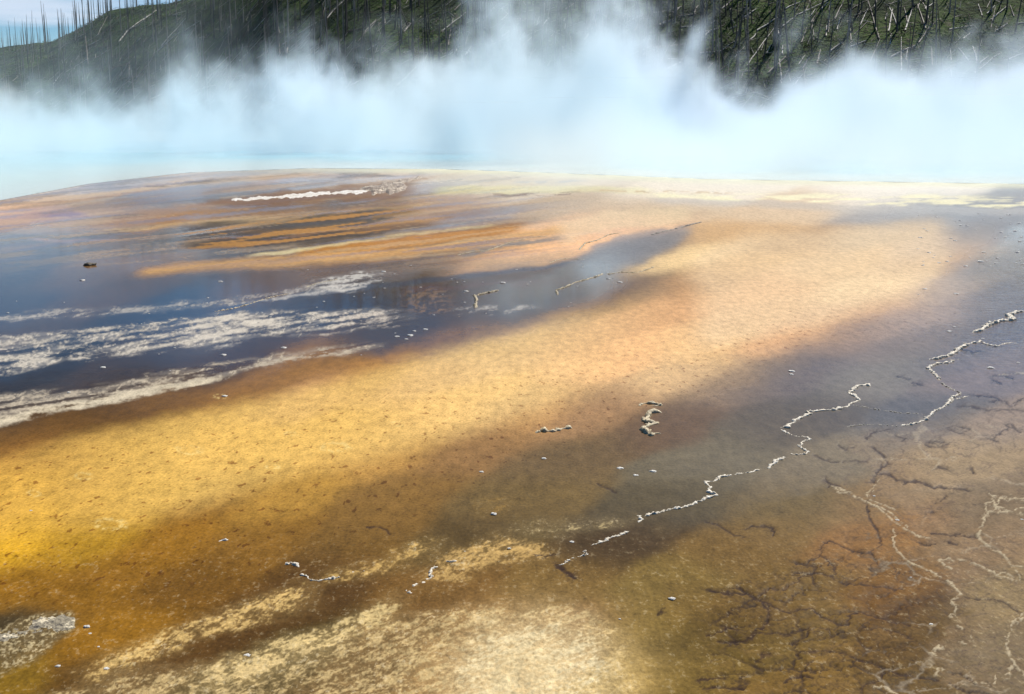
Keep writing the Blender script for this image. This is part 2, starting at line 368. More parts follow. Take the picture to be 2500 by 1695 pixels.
# orange terrace lines, and dark olive reflections painted in among them
lay(ribbon([(300, 505), (400, 482), (480, 478), (640, 468), (760, 452)], [(300, 520), (400, 512), (480, 505), (640, 488), (760, 470)], 6, 5), (176, 124, 44), 0.5, wet=0.35)
lay(ribbon([(230, 522), (420, 505), (600, 490), (800, 474), (1000, 458)], [(230, 530), (420, 514), (600, 500), (800, 482), (1000, 468)], 3, 3), (224, 182, 112), 0.42, wet=0.35)
lay(ribbon([(440, 505), (620, 496), (800, 482), (960, 470)], [(440, 516), (620, 512), (800, 500), (960, 482)], 4, 4), (100, 82, 22), 0.8, wet=0.3)  # olive band: dark reflection in the water, laid as colour
lay(ribbon([(600, 505), (750, 500), (900, 490)], [(600, 518), (750, 513), (900, 500)], 4, 4) * ss(0.35, 0.6, fl), (105, 110, 105), 0.6)
lay(ribbon([(520, 526), (650, 516), (800, 506), (950, 492), (1150, 470)], [(520, 532), (650, 528), (800, 520), (950, 505), (1150, 482)], 4, 4), (196, 142, 48), 0.65, wet=0.3)
lay(ribbon([(380, 545), (560, 536), (700, 524), (850, 512), (1000, 500)], [(380, 562), (560, 560), (700, 552), (850, 530), (1000, 510)], 5, 6), (80, 58, 14), 0.9, wet=0.35)  # darkest olive reflection painted on, film kept thin so it stays dark
lay(ribbon([(620, 562), (720, 550), (850, 532), (1000, 514)], [(620, 576), (720, 564), (850, 542), (1000, 520)], 5, 4), (150, 112, 25), 0.55)
lay(ribbon([(560, 580), (650, 570), (760, 556), (900, 532), (1050, 514), (1150, 508)], [(560, 586), (650, 578), (760, 562), (900, 538), (1050, 520), (1150, 513)], 3, 3), (250, 225, 150), 0.75)
lay(ribbon([(960, 505), (1050, 492), (1200, 470)], [(960, 520), (1050, 512), (1200, 492)], 6, 6), (150, 155, 165), 0.55)
lay(ribbon([(660, 575), (800, 553), (950, 532), (1100, 515), (1220, 502)], [(660, 592), (800, 580), (950, 562), (1100, 540), (1220, 520)], 6, 10), (196, 130, 20), 0.8, wet=0.15)
lay(ribbon([(280, 612), (450, 596), (600, 585), (750, 575), (950, 558), (1150, 535), (1300, 505)], [(280, 632), (450, 616), (600, 610), (750, 600), (950, 580), (1150, 556), (1300, 530)], 8, 12), (222, 170, 100), 0.75, wet=0.25)
lay(ribbon([(1240, 505), (1400, 478), (1600, 470)], [(1240, 560), (1400, 520), (1600, 500)], 10, 10, 20), (240, 215, 165), 0.4)
far = ss(405, 440, V) * ss(680, 600, V) * ss(1500, 1100, U)
sA = fbm(U / 240, (V + 0.10 * U) / 9, 4, 141); sB = fbm(U / 210, (V + 0.10 * U) / 7, 3, 151); sC = fbm(U / 260, (V + 0.13 * U) / 9, 4, 161)
lay(far * ss(0.54, 0.64, sA), (96, 74, 48), 0.45)
lay(far * ss(0.58, 0.66, sB), (222, 192, 145), 0.3, wet=0.4)
lay(far * ss(0.46, 0.36, sC), (182, 124, 42), 0.30 )
lay(far * ss(0.44, 0.36, sB), (120, 112, 130), 0.4, wet=0.8)
lay(ribbon([(440, 462), (640, 434), (860, 416), (980, 400)], [(440, 468), (640, 464), (860, 452), (960, 436)], 5, 6, 14), (132, 96, 62), 0.75, wet=0.2)
olv_refl = ribbon([(360, 520), (560, 500), (760, 478), (960, 462)], [(360, 562), (560, 566), (740, 556), (960, 500)], 10, 8, 14, 110)  # area of the olive reflection, painted into the mat colour below
lay(olv_refl * ss(0.36, 0.52, sC) , (72, 56, 16), 0.8, wet=0.3); lay(olv_refl * ss(0.55, 0.63, sA), (200, 140, 48), 0.7, wet=0.3)
# greenish cream terrace and yellow spot
lay(ribbon([(950, 395), (1100, 398), (1350, 408)], [(950, 418), (1100, 422), (1350, 425)], 3, 6), (215, 205, 180), 0.5)
lay(ribbon([(960, 430), (1040, 422), (1250, 420), (1500, 428)], [(960, 443), (1040, 440), (1250, 438), (1500, 440)], 4, 4), (232, 224, 140), 0.4)
lay(ribbon([(1080, 438), (1200, 438), (1350, 434)], [(1080, 443), (1200, 444), (1350, 440)], 2, 2) * ss(0.42, 0.55, fl2), (120, 82, 55), 0.85)
lay(ribbon([(1120, 412), (1350, 408)], [(1120, 416), (1350, 412)], 2, 2) * ss(0.42, 0.55, fl2), (190, 190, 185), 0.85)
lay(ribbon([(1300, 432), (1450, 433), (1680, 436)], [(1300, 435), (1450, 437), (1680, 440)], 2, 2) * ss(0.45, 0.55, fl2), (200, 160, 100), 0.8)
lay(ribbon([(1450, 440), (1700, 440), (2000, 445), (2400, 445)], [(1450, 448), (1700, 455), (2000, 465), (2400, 470)], 6, 3, 14) * ss(0.38, 0.6, fl), (250, 240, 190), 0.8, wet=0.3)
lay(ribbon([(1450, 448), (1700, 455), (2000, 468), (2400, 474)], [(1450, 458), (1700, 470), (2000, 484), (2400, 490)], 3, 8, 8), (185, 178, 168), 0.5)
# dark tongues right of centre
lay(ribbon([(1035, 575), (1150, 550), (1300, 532)], [(1035, 592), (1150, 560), (1300, 540)], 4, 3) * ss(0.35, 0.5, fl2 + 0.1), (120, 112, 100), 0.8)
lay(ribbon([(1300, 580), (1360, 550), (1480, 520), (1600, 508)], [(1300, 640), (1400, 625), (1480, 590), (1600, 512)], 5, 14, 18), (125, 126, 128), 0.65)
lay(ribbon([(1060, 595), (1200, 580), (1320, 560)], [(1060, 618), (1200, 608), (1320, 588)], 8, 8), (160, 128, 80), 0.4)
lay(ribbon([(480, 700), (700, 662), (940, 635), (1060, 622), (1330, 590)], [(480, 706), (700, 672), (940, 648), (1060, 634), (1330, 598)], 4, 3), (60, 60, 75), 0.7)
lay(ribbon([(900, 655), (1050, 638), (1250, 622), (1330, 620)], [(900, 675), (1050, 658), (1250, 648), (1330, 640)], 5, 5) * ss(0.4, 0.58, fl), (98, 62, 38), 0.85)
lay(ribbon([(900, 660), (960, 655), (1060, 660)], [(900, 700), (960, 712), (1060, 700)], 6, 6) * ss(0.5, 0.58, gr1 * 0.5 + fl2 * 0.5), (150, 110, 60), 0.7)
# white mineral streaks
LACE = fbm(U / 34, VSH / 13, 5, 131)
def white(top, bot, thr, a=0.46, c=(206, 198, 184), s=6):
    nmix = 0.55 * fl + 0.45 * fl2
    m = ribbon(top, bot, s, s, 14, 90)
    q = ss(thr - 0.03, thr + 0.15, nmix * 0.75 + 0.25 * gr1 + (m - 1) * 0.25)
    lay(m * ss(0.30, 0.62, fl) * 0.42, c, a, wet=0.6)
    lc = 1 - np.abs(2 * LACE - 1)
    lay(m * np.maximum(q, ss(0.86, 0.97, lc) * ss(0.30, 0.5, fl) * (0.5 + gr1)), c, a, wet=0.35)
white([(0, 715), (250, 700), (500, 680), (640, 660), (900, 620)], [(0, 728), (250, 716), (500, 694), (640, 682), (900, 640)], 0.50, 0.6)
white([(700, 640), (800, 622), (900, 612)], [(700, 668), (800, 662), (900, 650)], 0.40, 0.9)
white([(0, 762), (150, 755), (300, 735), (520, 710), (760, 705), (930, 705)], [(0, 850), (150, 820), (300, 805), (520, 775), (760, 755), (930, 740)], 0.49, 0.85, (218, 206, 185))
white([(380, 735), (520, 712), (700, 712)], [(380, 775), (520, 765), (700, 745)], 0.38, 0.75, (220, 208, 188))
white([(700, 712), (860, 708), (960, 700)], [(700, 748), (860, 745), (960, 735)], 0.42, 0.65, (215, 200, 180))
white([(440, 790), (600, 760)], [(440, 800), (600, 772)], 0.40, 0.8)
white([(0, 888), (200, 880), (400, 840), (600, 808), (900, 770)], [(0, 965), (200, 925), (400, 880), (600, 830), (900, 782)], 0.51, 0.8, (205, 188, 160))
white([(0, 945), (100, 925), (250, 895), (400, 868), (540, 842)], [(0, 965), (100, 945), (250, 916), (400, 886), (540, 852)], 0.34, 0.85, (222, 205, 172))
white([(520, 828), (700, 805), (860, 790)], [(520, 842), (700, 816), (860, 797)], 0.36, 0.7, (205, 188, 160))
white([(1000, 705), (1080, 695), (1250, 690)], [(1000, 722), (1080, 714), (1250, 700)], 0.46, 0.5)
SPK = ss(40, 160, V - np.interp(U, [0, 900, 1500, 2000], [1000, 860, 760, 640])) * ss(60, -60, V - np.interp(U, [0, 700, 1300, 2000], [1480, 1400, 1150, 850]))
RIP = np.exp(-((V - np.interp(U, [0, 700, 1300, 1700, 2200], [1500, 1330, 1180, 1050, 820])) / 130) ** 2)

# ---- bottom centre: crusty flecked mats
FA = fbm(U / 40, (V + 0.36 * U) / 13, 5, 61); FB = fbm(U / 13, (V + 0.33 * U) / 5, 4, 63); FC = fbm(U / 5.5, (V + 0.2 * U) / 3.2, 2, 65)
def fleck(top, bot, thr, c, a=0.9, gran=0.8, st_=20, sb=20, warp=30):
    global GRAN
    m = ribbon(top, bot, st_, sb, warp, 120)
    q = ss(thr - 0.03, thr + 0.15, 0.40 * FA + 0.32 * FB + 0.28 * FC + (m - 1) * 0.30)
    lay(m, c, 0.16)
    lay(m * q, c, a, wet=0.1)
    GRAN = np.maximum(GRAN, m * gran)
fleck([(120, 1545), (300, 1450), (500, 1385), (650, 1318), (760, 1320)], [(120, 1580), (300, 1520), (500, 1445), (650, 1400), (760, 1370)], 0.44, (228, 190, 118), 0.9)
fleck([(400, 1530), (700, 1430), (900, 1340), (960, 1330)], [(400, 1600), (700, 1500), (900, 1420), (960, 1400)], 0.42, (235, 205, 140), 0.85)
fleck([(0, 1600), (300, 1520), (600, 1490), (900, 1400), (1100, 1370), (1300, 1370), (1450, 1450), (1500, 1700)], [(0, 1800), (1500, 1800)], 0.47, (225, 195, 135), 0.7)
fleck([(960, 1560), (1080, 1430), (1200, 1400), (1350, 1430), (1450, 1540)], [(960, 1800), (1450, 1800)], 0.43, (246, 228, 182), 0.85, 0.8, 80, 50)
lay(np.exp(-((U - 1270) / 190) ** 2 - ((V + 0.1 * (U - 1270) - 1640) / 120) ** 2), (232, 206, 152), 0.75)
fleck([(900, 1280), (1060, 1240), (1130, 1210), (1240, 1235), (1320, 1220)], [(900, 1340), (1060, 1310), (1130, 1280), (1240, 1270), (1320, 1240)], 0.42, (215, 175, 105), 0.85)
fleck([(660, 1325), (840, 1280), (960, 1225), (1060, 1215)], [(660, 1345), (840, 1310), (960, 1265), (1060, 1235)], 0.44, (225, 185, 110), 0.8)
fleck([(1120, 1195), (1280, 1185), (1480, 1165)], [(1120, 1235), (1280, 1215), (1480, 1190)], 0.5, (210, 185, 130), 0.8)
fleck([(1050, 1150), (1150, 1138), (1240, 1150)], [(1050, 1185), (1150, 1175), (1240, 1165)], 0.40, (175, 135, 65), 0.6, 0.3)
fleck([(780, 1215), (830, 1200), (885, 1205)], [(780, 1235), (830, 1232), (885, 1220)], 0.36, (190, 140, 50), 0.7, 0.3)
fleck([(420, 1395), (520, 1380)], [(420, 1400), (520, 1390)], 0.5, (190, 140, 50), 0.3, 0.2)
fleck([(1460, 1190), (1560, 1180)], [(1460, 1225), (1560, 1215)], 0.44, (200, 170, 100), 0.6)
GRAN = np.maximum(GRAN, ss(1250, 1400, V) * 0.35)
# grey slab under the bottom left crust
m = ribbon([(-200, 1440), (0, 1430), (80, 1395), (175, 1385)], [(-200, 1590), (0, 1530), (80, 1500), (175, 1420)], 6, 14, 14, 20)
lay(m * (0.5 + 0.7 * fl2), (118, 98, 62), 0.9, wet=0.0); lay(m * ss(0.52, 0.66, 0.5 * FB + 0.5 * FC), (206, 186, 140), 0.8); GRAN = np.maximum(GRAN, m * 0.8)
# brownish tongue bottom right
lay(line(vw([(1560, 1370), (1700, 1400), (1900, 1440), (2050, 1470)]), 60, 60, 20), (112, 82, 36), 0.35)
# right pale region (submerged pinkish crust)
xe = np.interp(V / VS, [900, 1000, 1030, 1180, 1290, 1400, 1480, 1576, 1700], [2150, 1900, 1930, 2060, 2150, 2175, 2120, 2180, 2200]) * VS
m = ss(-30, 24, U + w1 * 90 + w2 * 50 + w3 * 30 - xe) * ss(-30, 50, V + w2 * 30 - np.interp(U / VS, [1850, 2100, 2324, 2600], [1010, 950, 890, 860]) * VS)
lay(m * (0.55 + 0.6 * (fl2 - 0.3)), (148, 124, 96), 0.6)

# pale amber rings and pits on the yellow mat
for (cu_, cv_, r_) in [(430, 1022, 26), (760, 1015, 30), (250, 1190, 34), (190, 1080, 20), (660, 985, 14), (500, 900, 14), (620, 1060, 16), (80, 1120, 16), (900, 960, 14)]:
    q_ = np.hypot((U - cu_ * VS) + w3 * 14, ((V - cv_ * VS) + w3 * 8) * 2.8) / r_
    lay(np.exp(-((q_ - 1) / 0.28) ** 2) * ss(0.35, 0.6, gr1), (250, 220, 140), 0.55)

# ---- dark cracks and pale crust veins, bottom right
Zb = (1600, 1195); Zt = (1600, 800)
dark = [
 (Zb, [(1040, 360), (1060, 340), (1120, 335), (1200, 370), (1280, 400), (1370, 415), (1400, 465)], 3.5),
 (Zb, [(1370, 400), (1400, 380), (1420, 330), (1400, 260), (1350, 180), (1330, 100)], 4),
 (Zb, [(1050, 420), (1080, 450), (1130, 490), (1120, 550)], 3), (Zb, [(1050, 370), (1040, 420), (960, 470), (880, 470)], 2),
 (Zb, [(850, 610), (900, 590), (940, 530), (1000, 530), (1120, 555)], 4), (Zb, [(860, 530), (940, 520), (1000, 528)], 3),
 (Zb, [(1150, 580), (1200, 600), (1300, 605), (1400, 620), (1500, 630), (1560, 625)], 3),
 (Zb, [(860, 605), (800, 640), (720, 630), (650, 665)], 4),
 (Zb, [(330, 630), (420, 660), (500, 660), (580, 660), (640, 700), (720, 720), (780, 770), (850, 785), (920, 765), (980, 755), (1010, 780), (1060, 810), (1110, 830), (1140, 850), (1210, 850), (1220, 810), (1280, 770)], 4.5),
 (Zb, [(530, 630), (600, 665), (660, 700), (720, 770)], 5),
 (Zb, [(1310, 780), (1400, 800), (1480, 835), (1560, 840), (1600, 860)], 3.5), (Zb, [(710, 730), (710, 860), (650, 880), (600, 930), (540, 950), (470, 960), (400, 960)], 4.5),
 (Zb, [(440, 870), (480, 872), (530, 890)], 3.5), (Zb, [(330, 920), (400, 900), (450, 870)], 2.5), (Zb, [(650, 905), (760, 905), (850, 915), (900, 880), (960, 870)], 3),
 (Zb, [(860, 980), (930, 940), (960, 890), (1090, 880), (1110, 925), (1190, 900)], 3), (Zb, [(1330, 885), (1430, 880), (1530, 910), (1630, 950)], 3),
 (Zb, [(890, 1045), (960, 1025), (1080, 1020), (1200, 1045), (1280, 1080), (1380, 1110), (1470, 1140), (1540, 1165), (1620, 1175), (1700, 1190), (1780, 1200)], 3.5),
 (Zb, [(810, 1230), (860, 1195), (940, 1180), (990, 1195)], 4.5), (Zb, [(280, 1210), (350, 1195), (430, 1190)], 5), (Zb, [(300, 1250), (450, 1250), (560, 1255)], 5),
 (Zb, [(640, 1080), (680, 1050), (720, 1040)], 5), (Zb, [(950, 1150), (970, 1100), (990, 1090)], 3), (Zb, [(560, 250), (600, 238), (640, 235), (700, 238), (742, 248), (740, 290)], 3.2),
 (Zb, [(1740, 275), (1850, 290), (1930, 285), (2040, 305)], 3.2), (Zb, [(1960, 690), (2060, 700), (2180, 710), (2290, 770)], 2.4),
 (Zb, [(1860, 340), (1900, 348)], 5), (Zb, [(1640, 320), (1700, 345), (1760, 340)], 2.5), (Zb, [(1300, 1290), (1310, 1240), (1420, 1200), (1440, 1150)], 4),
 (Zb, [(1850, 1150), (1920, 1160), (1990, 1200), (2030, 1240)], 2.5), (Zb, [(1860, 1230), (1960, 1270), (2100, 1285)], 3), (Zb, [(300, 200), (400, 215), (500, 290), (560, 300)], 2),
 (Zt, [(1420, 920), (1480, 925), (1520, 965), (1600, 975), (1680, 980), (1750, 1010), (1870, 1010), (1980, 1030)], 4.5),
 (Zt, [(1560, 985), (1640, 965), (1700, 990)], 4), (Zt, [(1800, 1000), (1850, 1015), (1920, 1015)], 5),
 (Zt, [(1150, 735), (1190, 765), (1250, 760)], 2.5), (Zt, [(1330, 700), (1400, 660), (1480, 640)], 2.5), (Zt, [(1370, 760), (1430, 800), (1460, 850), (1400, 900), (1360, 980)], 5),
 (Zt, [(1700, 730), (1760, 715), (1850, 735), (1780, 755), (1700, 740)], 2.2), (Zt, [(1830, 640), (1890, 615), (1990, 640), (1940, 665), (1840, 645)], 2.2),
 (Zt, [(2070, 710), (2130, 700), (2200, 640), (2240, 610), (2300, 660)], 3.5), (Zt, [(2080, 690), (2160, 720)], 4), (Zt, [(1780, 880), (1830, 885)], 5), (Zt, [(1750, 1110), (1800, 1090), (1830, 1060)], 3),
 (Zt, [(1520, 680), (1580, 700), (1560, 720)], 3), (Zt, [(1990, 880), (2010, 920)], 3.5), (Zt, [(1700, 1150), (1760, 1150)], 3), (Zt, [(1080, 960), (1120, 1000), (1090, 1010)], 3),
 (Zt, [(1970, 430), (2100, 430), (2220, 470)], 2.2), (Zt, [(1900, 495), (2000, 500), (2100, 520), (2200, 515), (2320, 530)], 3.5), (Zt, [(2100, 470), (2200, 460), (2240, 495), (2320, 455)], 2.5),
 (Zt, [(2050, 95), (2100, 115), (2150, 118)], 3), (Zt, [(1930, 145), (2000, 155), (2060, 155)], 2.5), (Zt, [(1530, 315), (1600, 322)], 2.2), (Zt, [(1620, 352), (1675, 358)], 3.5),
 (Zt, [(2140, 340), (2180, 350)], 3), (Zt, [(2120, 310), (2200, 305), (2260, 330)], 2), (Zt, [(1000, 800), (1060, 830), (1140, 850), (1250, 840), (1330, 850)], 2), (Zt, [(1060, 960), (1160, 1010)], 2.5),
 ((800, 800), [(1690, 980), (1740, 1010), (1820, 1040)], 2), ((800, 1195), [(250, 235), (320, 232), (370, 250), (385, 275)], 3), ((800, 1195), [(1290, 405), (1380, 415), (1460, 400)], 3),
 ((800, 1195), [(2080, 790), (2120, 750)], 3.5), ((800, 1195), [(1450, 490), (1500, 520), (1560, 560)], 9),
]
DK = np.zeros(NV)
for (ox, oy), p, wd in dark:
    DK = np.maximum(DK, line(zz(ox, oy, p), wd * (0.35 + 0.8 * fl2), 2.4, 14) * (0.6 + 0.8 * gr1))
    DK = np.maximum(DK, line(zz(ox, oy, p), wd * 2.2, 9, 22) * ss(0.5, 0.62, nn('ckb', 1 / 9, 1 / 4, 3, 171)) * 0.45)
lay(np.clip(DK, 0, 1), (56, 38, 18), 0.92)
Z -= DK * 0.0035
def plates(idx, cx_, cy_, seed):
    x = (U[idx] + w1[idx] * 50 + w2[idx] * 34 + w3[idx] * 16) / cx_; y = (V[idx] + w2[idx] * 18 + w3[idx] * 12 + 0.05 * U[idx]) / cy_
    xi = np.floor(x).astype(np.int64); yi = np.floor(y).astype(np.int64)
    f1 = np.full(len(idx), 9.0); f2 = np.full(len(idx), 9.0)
    for a in (-1, 0, 1):
        for b in (-1, 0, 1):
            X_ = xi + a; Y_ = yi + b; hsh = ((X_ * 73856093) ^ (Y_ * 19349663) ^ (seed * 83492791))
            d = np.hypot(X_ + 0.1 + 0.8 * _perm[hsh & 65535] - x, Y_ + 0.1 + 0.8 * _perm[(hsh * 7 + 3) & 65535] - y)
            f2 = np.where(d < f1, f1, np.minimum(f2, d)); f1 = np.minimum(f1, d)
    o = np.full(NV, 9.0); o[idx] = f2 - f1; return o
idx = np.nonzero((U > 1500) & (V > 900) & (V < 1800))[0]
p1 = plates(idx, 150, 62, 3); p2 = plates(idx, 62, 27, 9)
reg = ribbon([(1560, 1400), (1750, 1290), (1900, 1240), (2060, 1200), (2160, 1300)], [(1560, 1620), (2160, 1620)], 40, 30, 40, 110)
amt = ss(0.30, 0.55, nn('g8', 1 / 90, 1 / 45, 3, 95))
crk = np.maximum(ss(0.085, 0.01, p1) * (0.35 + 0.65 * amt), ss(0.10, 0.02, p2) * amt * 0.7) * (0.45 + 0.9 * gr1) * reg
lay(np.clip(crk, 0, 1), (56, 40, 18), 0.85); Z -= crk * 0.003
Z += reg * ss(0.0, 0.35, p1) * 0.004
lay(reg * ss(0.15, 0.6, p1) * ss(0.4, 0.6, fl2), (150, 116, 66), 0.25)
reg2 = ss(-10, 60, U - 1960 * VS + w1 * 60) * ss(-20, 60, V - (1000 * VS - 0.25 * (U - 2000)))
pv_ = ss(0.075, 0.01, p1) * ss(0.45, 0.6, fbm(U / 150, V / 70, 2, 191)) * (0.4 + 0.9 * gr1) * reg2
lay(np.clip(pv_, 0, 1), (186, 168, 138), 0.55); Z += pv_ * 0.002
dv_ = ss(0.09, 0.01, p2) * ss(0.5, 0.62, fbm(U / 130, V / 60, 2, 195)) * (0.4 + 0.9 * gr1) * reg2
lay(np.clip(dv_, 0, 1), (88, 70, 56), 0.6)
# secondary crackle pattern of the mats, bottom right
cell = np.abs(nn('ck', 1 / 60, 1 / 26, 4, 71) - 0.5)
ckm = np.maximum(ss(0.035, 0.0, cell), ss(0.022, 0.0, np.abs(fbm(U / 34, V / 15, 4, 181) - 0.5)) * 0.9) * ribbon([(1580, 1400), (1750, 1260), (2000, 1180), (2160, 1300)], [(1580, 1600), (2160, 1600)], 30, 30, 30, 100) * ss(0.35, 0.55, nn('g8', 1 / 90, 1 / 45, 3, 95))
lay(ckm, (60, 42, 20), 0.35)
cell2 = np.abs(nn('ck2', 1 / 50, 1 / 16, 4, 81) - 0.5)
ckm2 = ss(0.025, 0.0, cell2) * ribbon([(1850, 1020), (2050, 930), (2500, 840)], [(1850, 1120), (2100, 1280), (2200, 1560), (2500, 1640)], 30, 30, 30, 80) * ss(0.4, 0.6, nn('g9', 1 / 120, 1 / 60, 2, 91))
lay(ckm2, (88, 68, 62), 0.5)
pale = [
 (Zt, [(1115, 1005), (1200, 1040), (1300, 1080), (1350, 1105), (1420, 1135), (1500, 1180), (1540, 1225), (1600, 1270)], 3),
 (Zt, [(1440, 935), (1410, 960), (1380, 985), (1370, 1030), (1330, 1070), (1400, 1100), (1500, 1140)], 2.5),
 (Zb, [(1130, 5), (1220, 40), (1330, 70), (1420, 130), (1480, 180), (1540, 235), (1640, 290), (1720, 305)], 3),
 (Zb, [(1500, 260), (1505, 330), (1520, 400), (1600, 470), (1740, 520), (1830, 570), (1860, 600), (1930, 670), (1890, 690), (1880, 740), (1900, 770), (1860, 810)], 5),
 (Zb, [(1850, 590), (1870, 600)], 9), (Zb, [(1880, 700), (1890, 745)], 8), (Zb, [(1905, 860), (1925, 880)], 9), (Zb, [(1910, 955), (1960, 972)], 6), (Zb, [(1985, 935), (2000, 945)], 4),
 (Zb, [(1810, 1000), (1765, 1003), (1740, 1035), (1770, 1045)], 6), (Zb, [(1770, 1160), (1800, 1120), (1760, 1180)], 8),
 (Zb, [(2160, 50), (2085, 110), (2060, 200), (2030, 290), (2080, 350), (2180, 400), (2250, 480), (2320, 500)], 6),
 (Zb, [(2080, 150), (2200, 140), (2320, 160)], 5), (Zb, [(2130, 50), (2200, 70), (2320, 60)], 4),
 (Zb, [(1860, 500), (1800, 455), (1850, 440), (1950, 450), (2030, 480), (2120, 530), (2180, 560), (2300, 580), (2290, 530), (2210, 430)], 5),
 (Zb, [(2120, 540), (2200, 530), (2280, 560)], 4),
 (Zb, [(2330, 790), (2270, 850), (2220, 930), (2215, 1000), (2235, 1050), (2265, 1110), (2235, 1150), (2200, 1185)], 8), (Zb, [(2265, 1110), (2310, 1150), (2340, 1200)], 6),
 (Zb, [(2010, 1212), (2080, 1220), (2145, 1210), (2140, 1170)], 5),
 (Zb, [(1520, 1300), (1440, 1240), (1390, 1260)], 9),
 (Zt, [(2040, 1290), (2070, 1200), (2140, 1130), (2180, 1070), (2290, 1080)], 6), (Zt, [(2140, 1130), (2240, 1160), (2330, 1130)], 5), (Zt, [(2110, 1050), (2160, 1060)], 4),
 (Zt, [(1820, 200), (1900, 200)], 2), (Zt, [(2120, 310), (2250, 295), (2330, 290)], 2.5),
]
PL = np.zeros(NV)
for (ox, oy), p, wd in pale:
    D_ = polyd(zz(ox, oy, p), jit=20)
    PL = np.maximum(PL, ss(wd * (0.05 + 1.05 * gr1) + 1.4, wd * (0.05 + 1.05 * gr1) * 0.3 - 0.5, D_) * ss(0.36, 0.56, gr1 * 0.5 + fl2 * 0.5 + 0.04))
    lay(ss(wd * 2 + 12, wd, D_) * ss(0.4, 0.6, fl2), (96, 74, 48), 0.35)
lay(PL, (196, 178, 144), 0.85)
Z += PL * 0.003

# pool rim and basin
EU = np.array([-9000, -600, 0, 215, 452, 753, 1076, 1323, 1721, 2500, 9000.]); EV = np.array([520, 515, 492, 452, 425, 414, 416, 424, 440, 452, 460.])
ve = np.interp(U, EU, EV)
inside = ss(-3, -14, V - ve) * ss(140, 132, YY)
Z -= inside * 1.2
rim = ss(14, 0, V - ve) * ss(400, 1000, U)
lay(rim, (240, 235, 190), 0.7, wet=0.3)
# land beyond the pool
beyond = ss(134, 150, YY)
lay(beyond, (110, 105, 60), 1.0, wet=0.0)
# fine relief
near = ss(700, 1400, V)
Z += near * (nn('zb', 5, 5, 4, 101, True) - 0.5) * 0.018 * (1 - 0.85 * np.clip(WET, 0, 1))
Z += GRAN * (nn('zg', 38, 30, 3, 111, True) - 0.5) * 0.010 * near
me = mesh_np('ground', np.stack([XX, YY, Z], 1), grid_faces(nr, nc)[:, ::-1])
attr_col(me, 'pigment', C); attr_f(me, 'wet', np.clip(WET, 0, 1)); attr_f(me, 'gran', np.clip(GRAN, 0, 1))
attr_f(me, 'spk', SPK); attr_f(me, 'rip', RIP * (YY > 0) * (YY < 60))

m_ground, nt, b = material('bacterial_mat')
P = nt.new('ShaderNodeTexCoord').outputs['Object']
colr = attr(nt, 'pigment', False); wet = attr(nt, 'wet'); gran = attr(nt, 'gran'); spk = attr(nt, 'spk'); rip = attr(nt, 'rip')
n_f = nz(nt, mapping(nt, P, (1, 0.7, 1)), 60, 3, 0.65)
n_m = nz(nt, mapping(nt, P, (1, 0.45, 1)), 14, 4, 0.6)
n_b = nz(nt, mapping(nt, P, (1, 0.3, 1)), 2.2, 5, 0.6)
n_h = nz(nt, mapping(nt, P, (1, 0.25, 1), (5, 5, 5)), 5, 6, 0.75)
var = (n_f - 0.5) * 1.3 + (n_m - 0.5) * 1.0 + (n_b - 0.5) * 0.3 + (n_h - 0.5) * 0.55 + 1.0
var = E(nt, var.s)
vb = nt.new('ShaderNodeVectorMath', operation='SCALE'); nt.l.new(colr, vb.inputs[0]); nt.sock(vb.inputs['Scale'], var)
c = vb.outputs[0]
# dark specks scattered over the yellow mat
sn = nz(nt, mapping(nt, P, (1, 0.5, 1), (3, 8, 0)), 17, 3, 0.55, 0.15); sn2 = nz(nt, mapping(nt, P, (1, 0.5, 1), (13, 8, 0)), 44, 2, 0.5, 0.0)
spm = (sn.ss(0.61, 0.68) + sn2.ss(0.64, 0.72) * 0.8).mn(1.0) * spk * 0.8
c = mixc(nt, spm, c, mixc(nt, 1.0, c, (0.42, 0.30, 0.22), 'MULTIPLY'))
# pale crusty grains
g1 = nz(nt, mapping(nt, P, (1, 0.6, 1)), 42, 5, 0.7)
gm = (g1 + (n_m - 0.5) * 0.5).ss(0.56, 0.70) * gran * 0.6
c = mixc(nt, gm, c, (0.62, 0.50, 0.29))
gd = (g1 * -1.0 + 1.0 + (n_m - 0.5) * 0.4).ss(0.56, 0.68) * gran * 0.55
c = mixc(nt, gd, c, mixc(nt, 1.0, c, (0.42, 0.36, 0.28), 'MULTIPLY'))
nt.l.new(c, b.inputs['Base Color'])
b.inputs['Roughness'].default_value = 0.85; b.inputs['Specular IOR Level'].default_value = 0.06
nt.sock(b.inputs['Coat Weight'], (wet - 0.08).mx(0.0)); b.inputs['Coat IOR'].default_value = 1.27
nt.sock(b.inputs['Coat Roughness'], (1.0 - wet) * 0.45 + 0.035)
bn = nt.new('ShaderNodeBump'); bn.inputs['Strength'].default_value = 0.7; bn.inputs['Distance'].default_value = 0.006
nt.sock(bn.inputs['Height'], g1 * (gran * 1.2 + 0.25) + n_f * 0.3); nt.l.new(bn.outputs[0], b.inputs['Normal'])
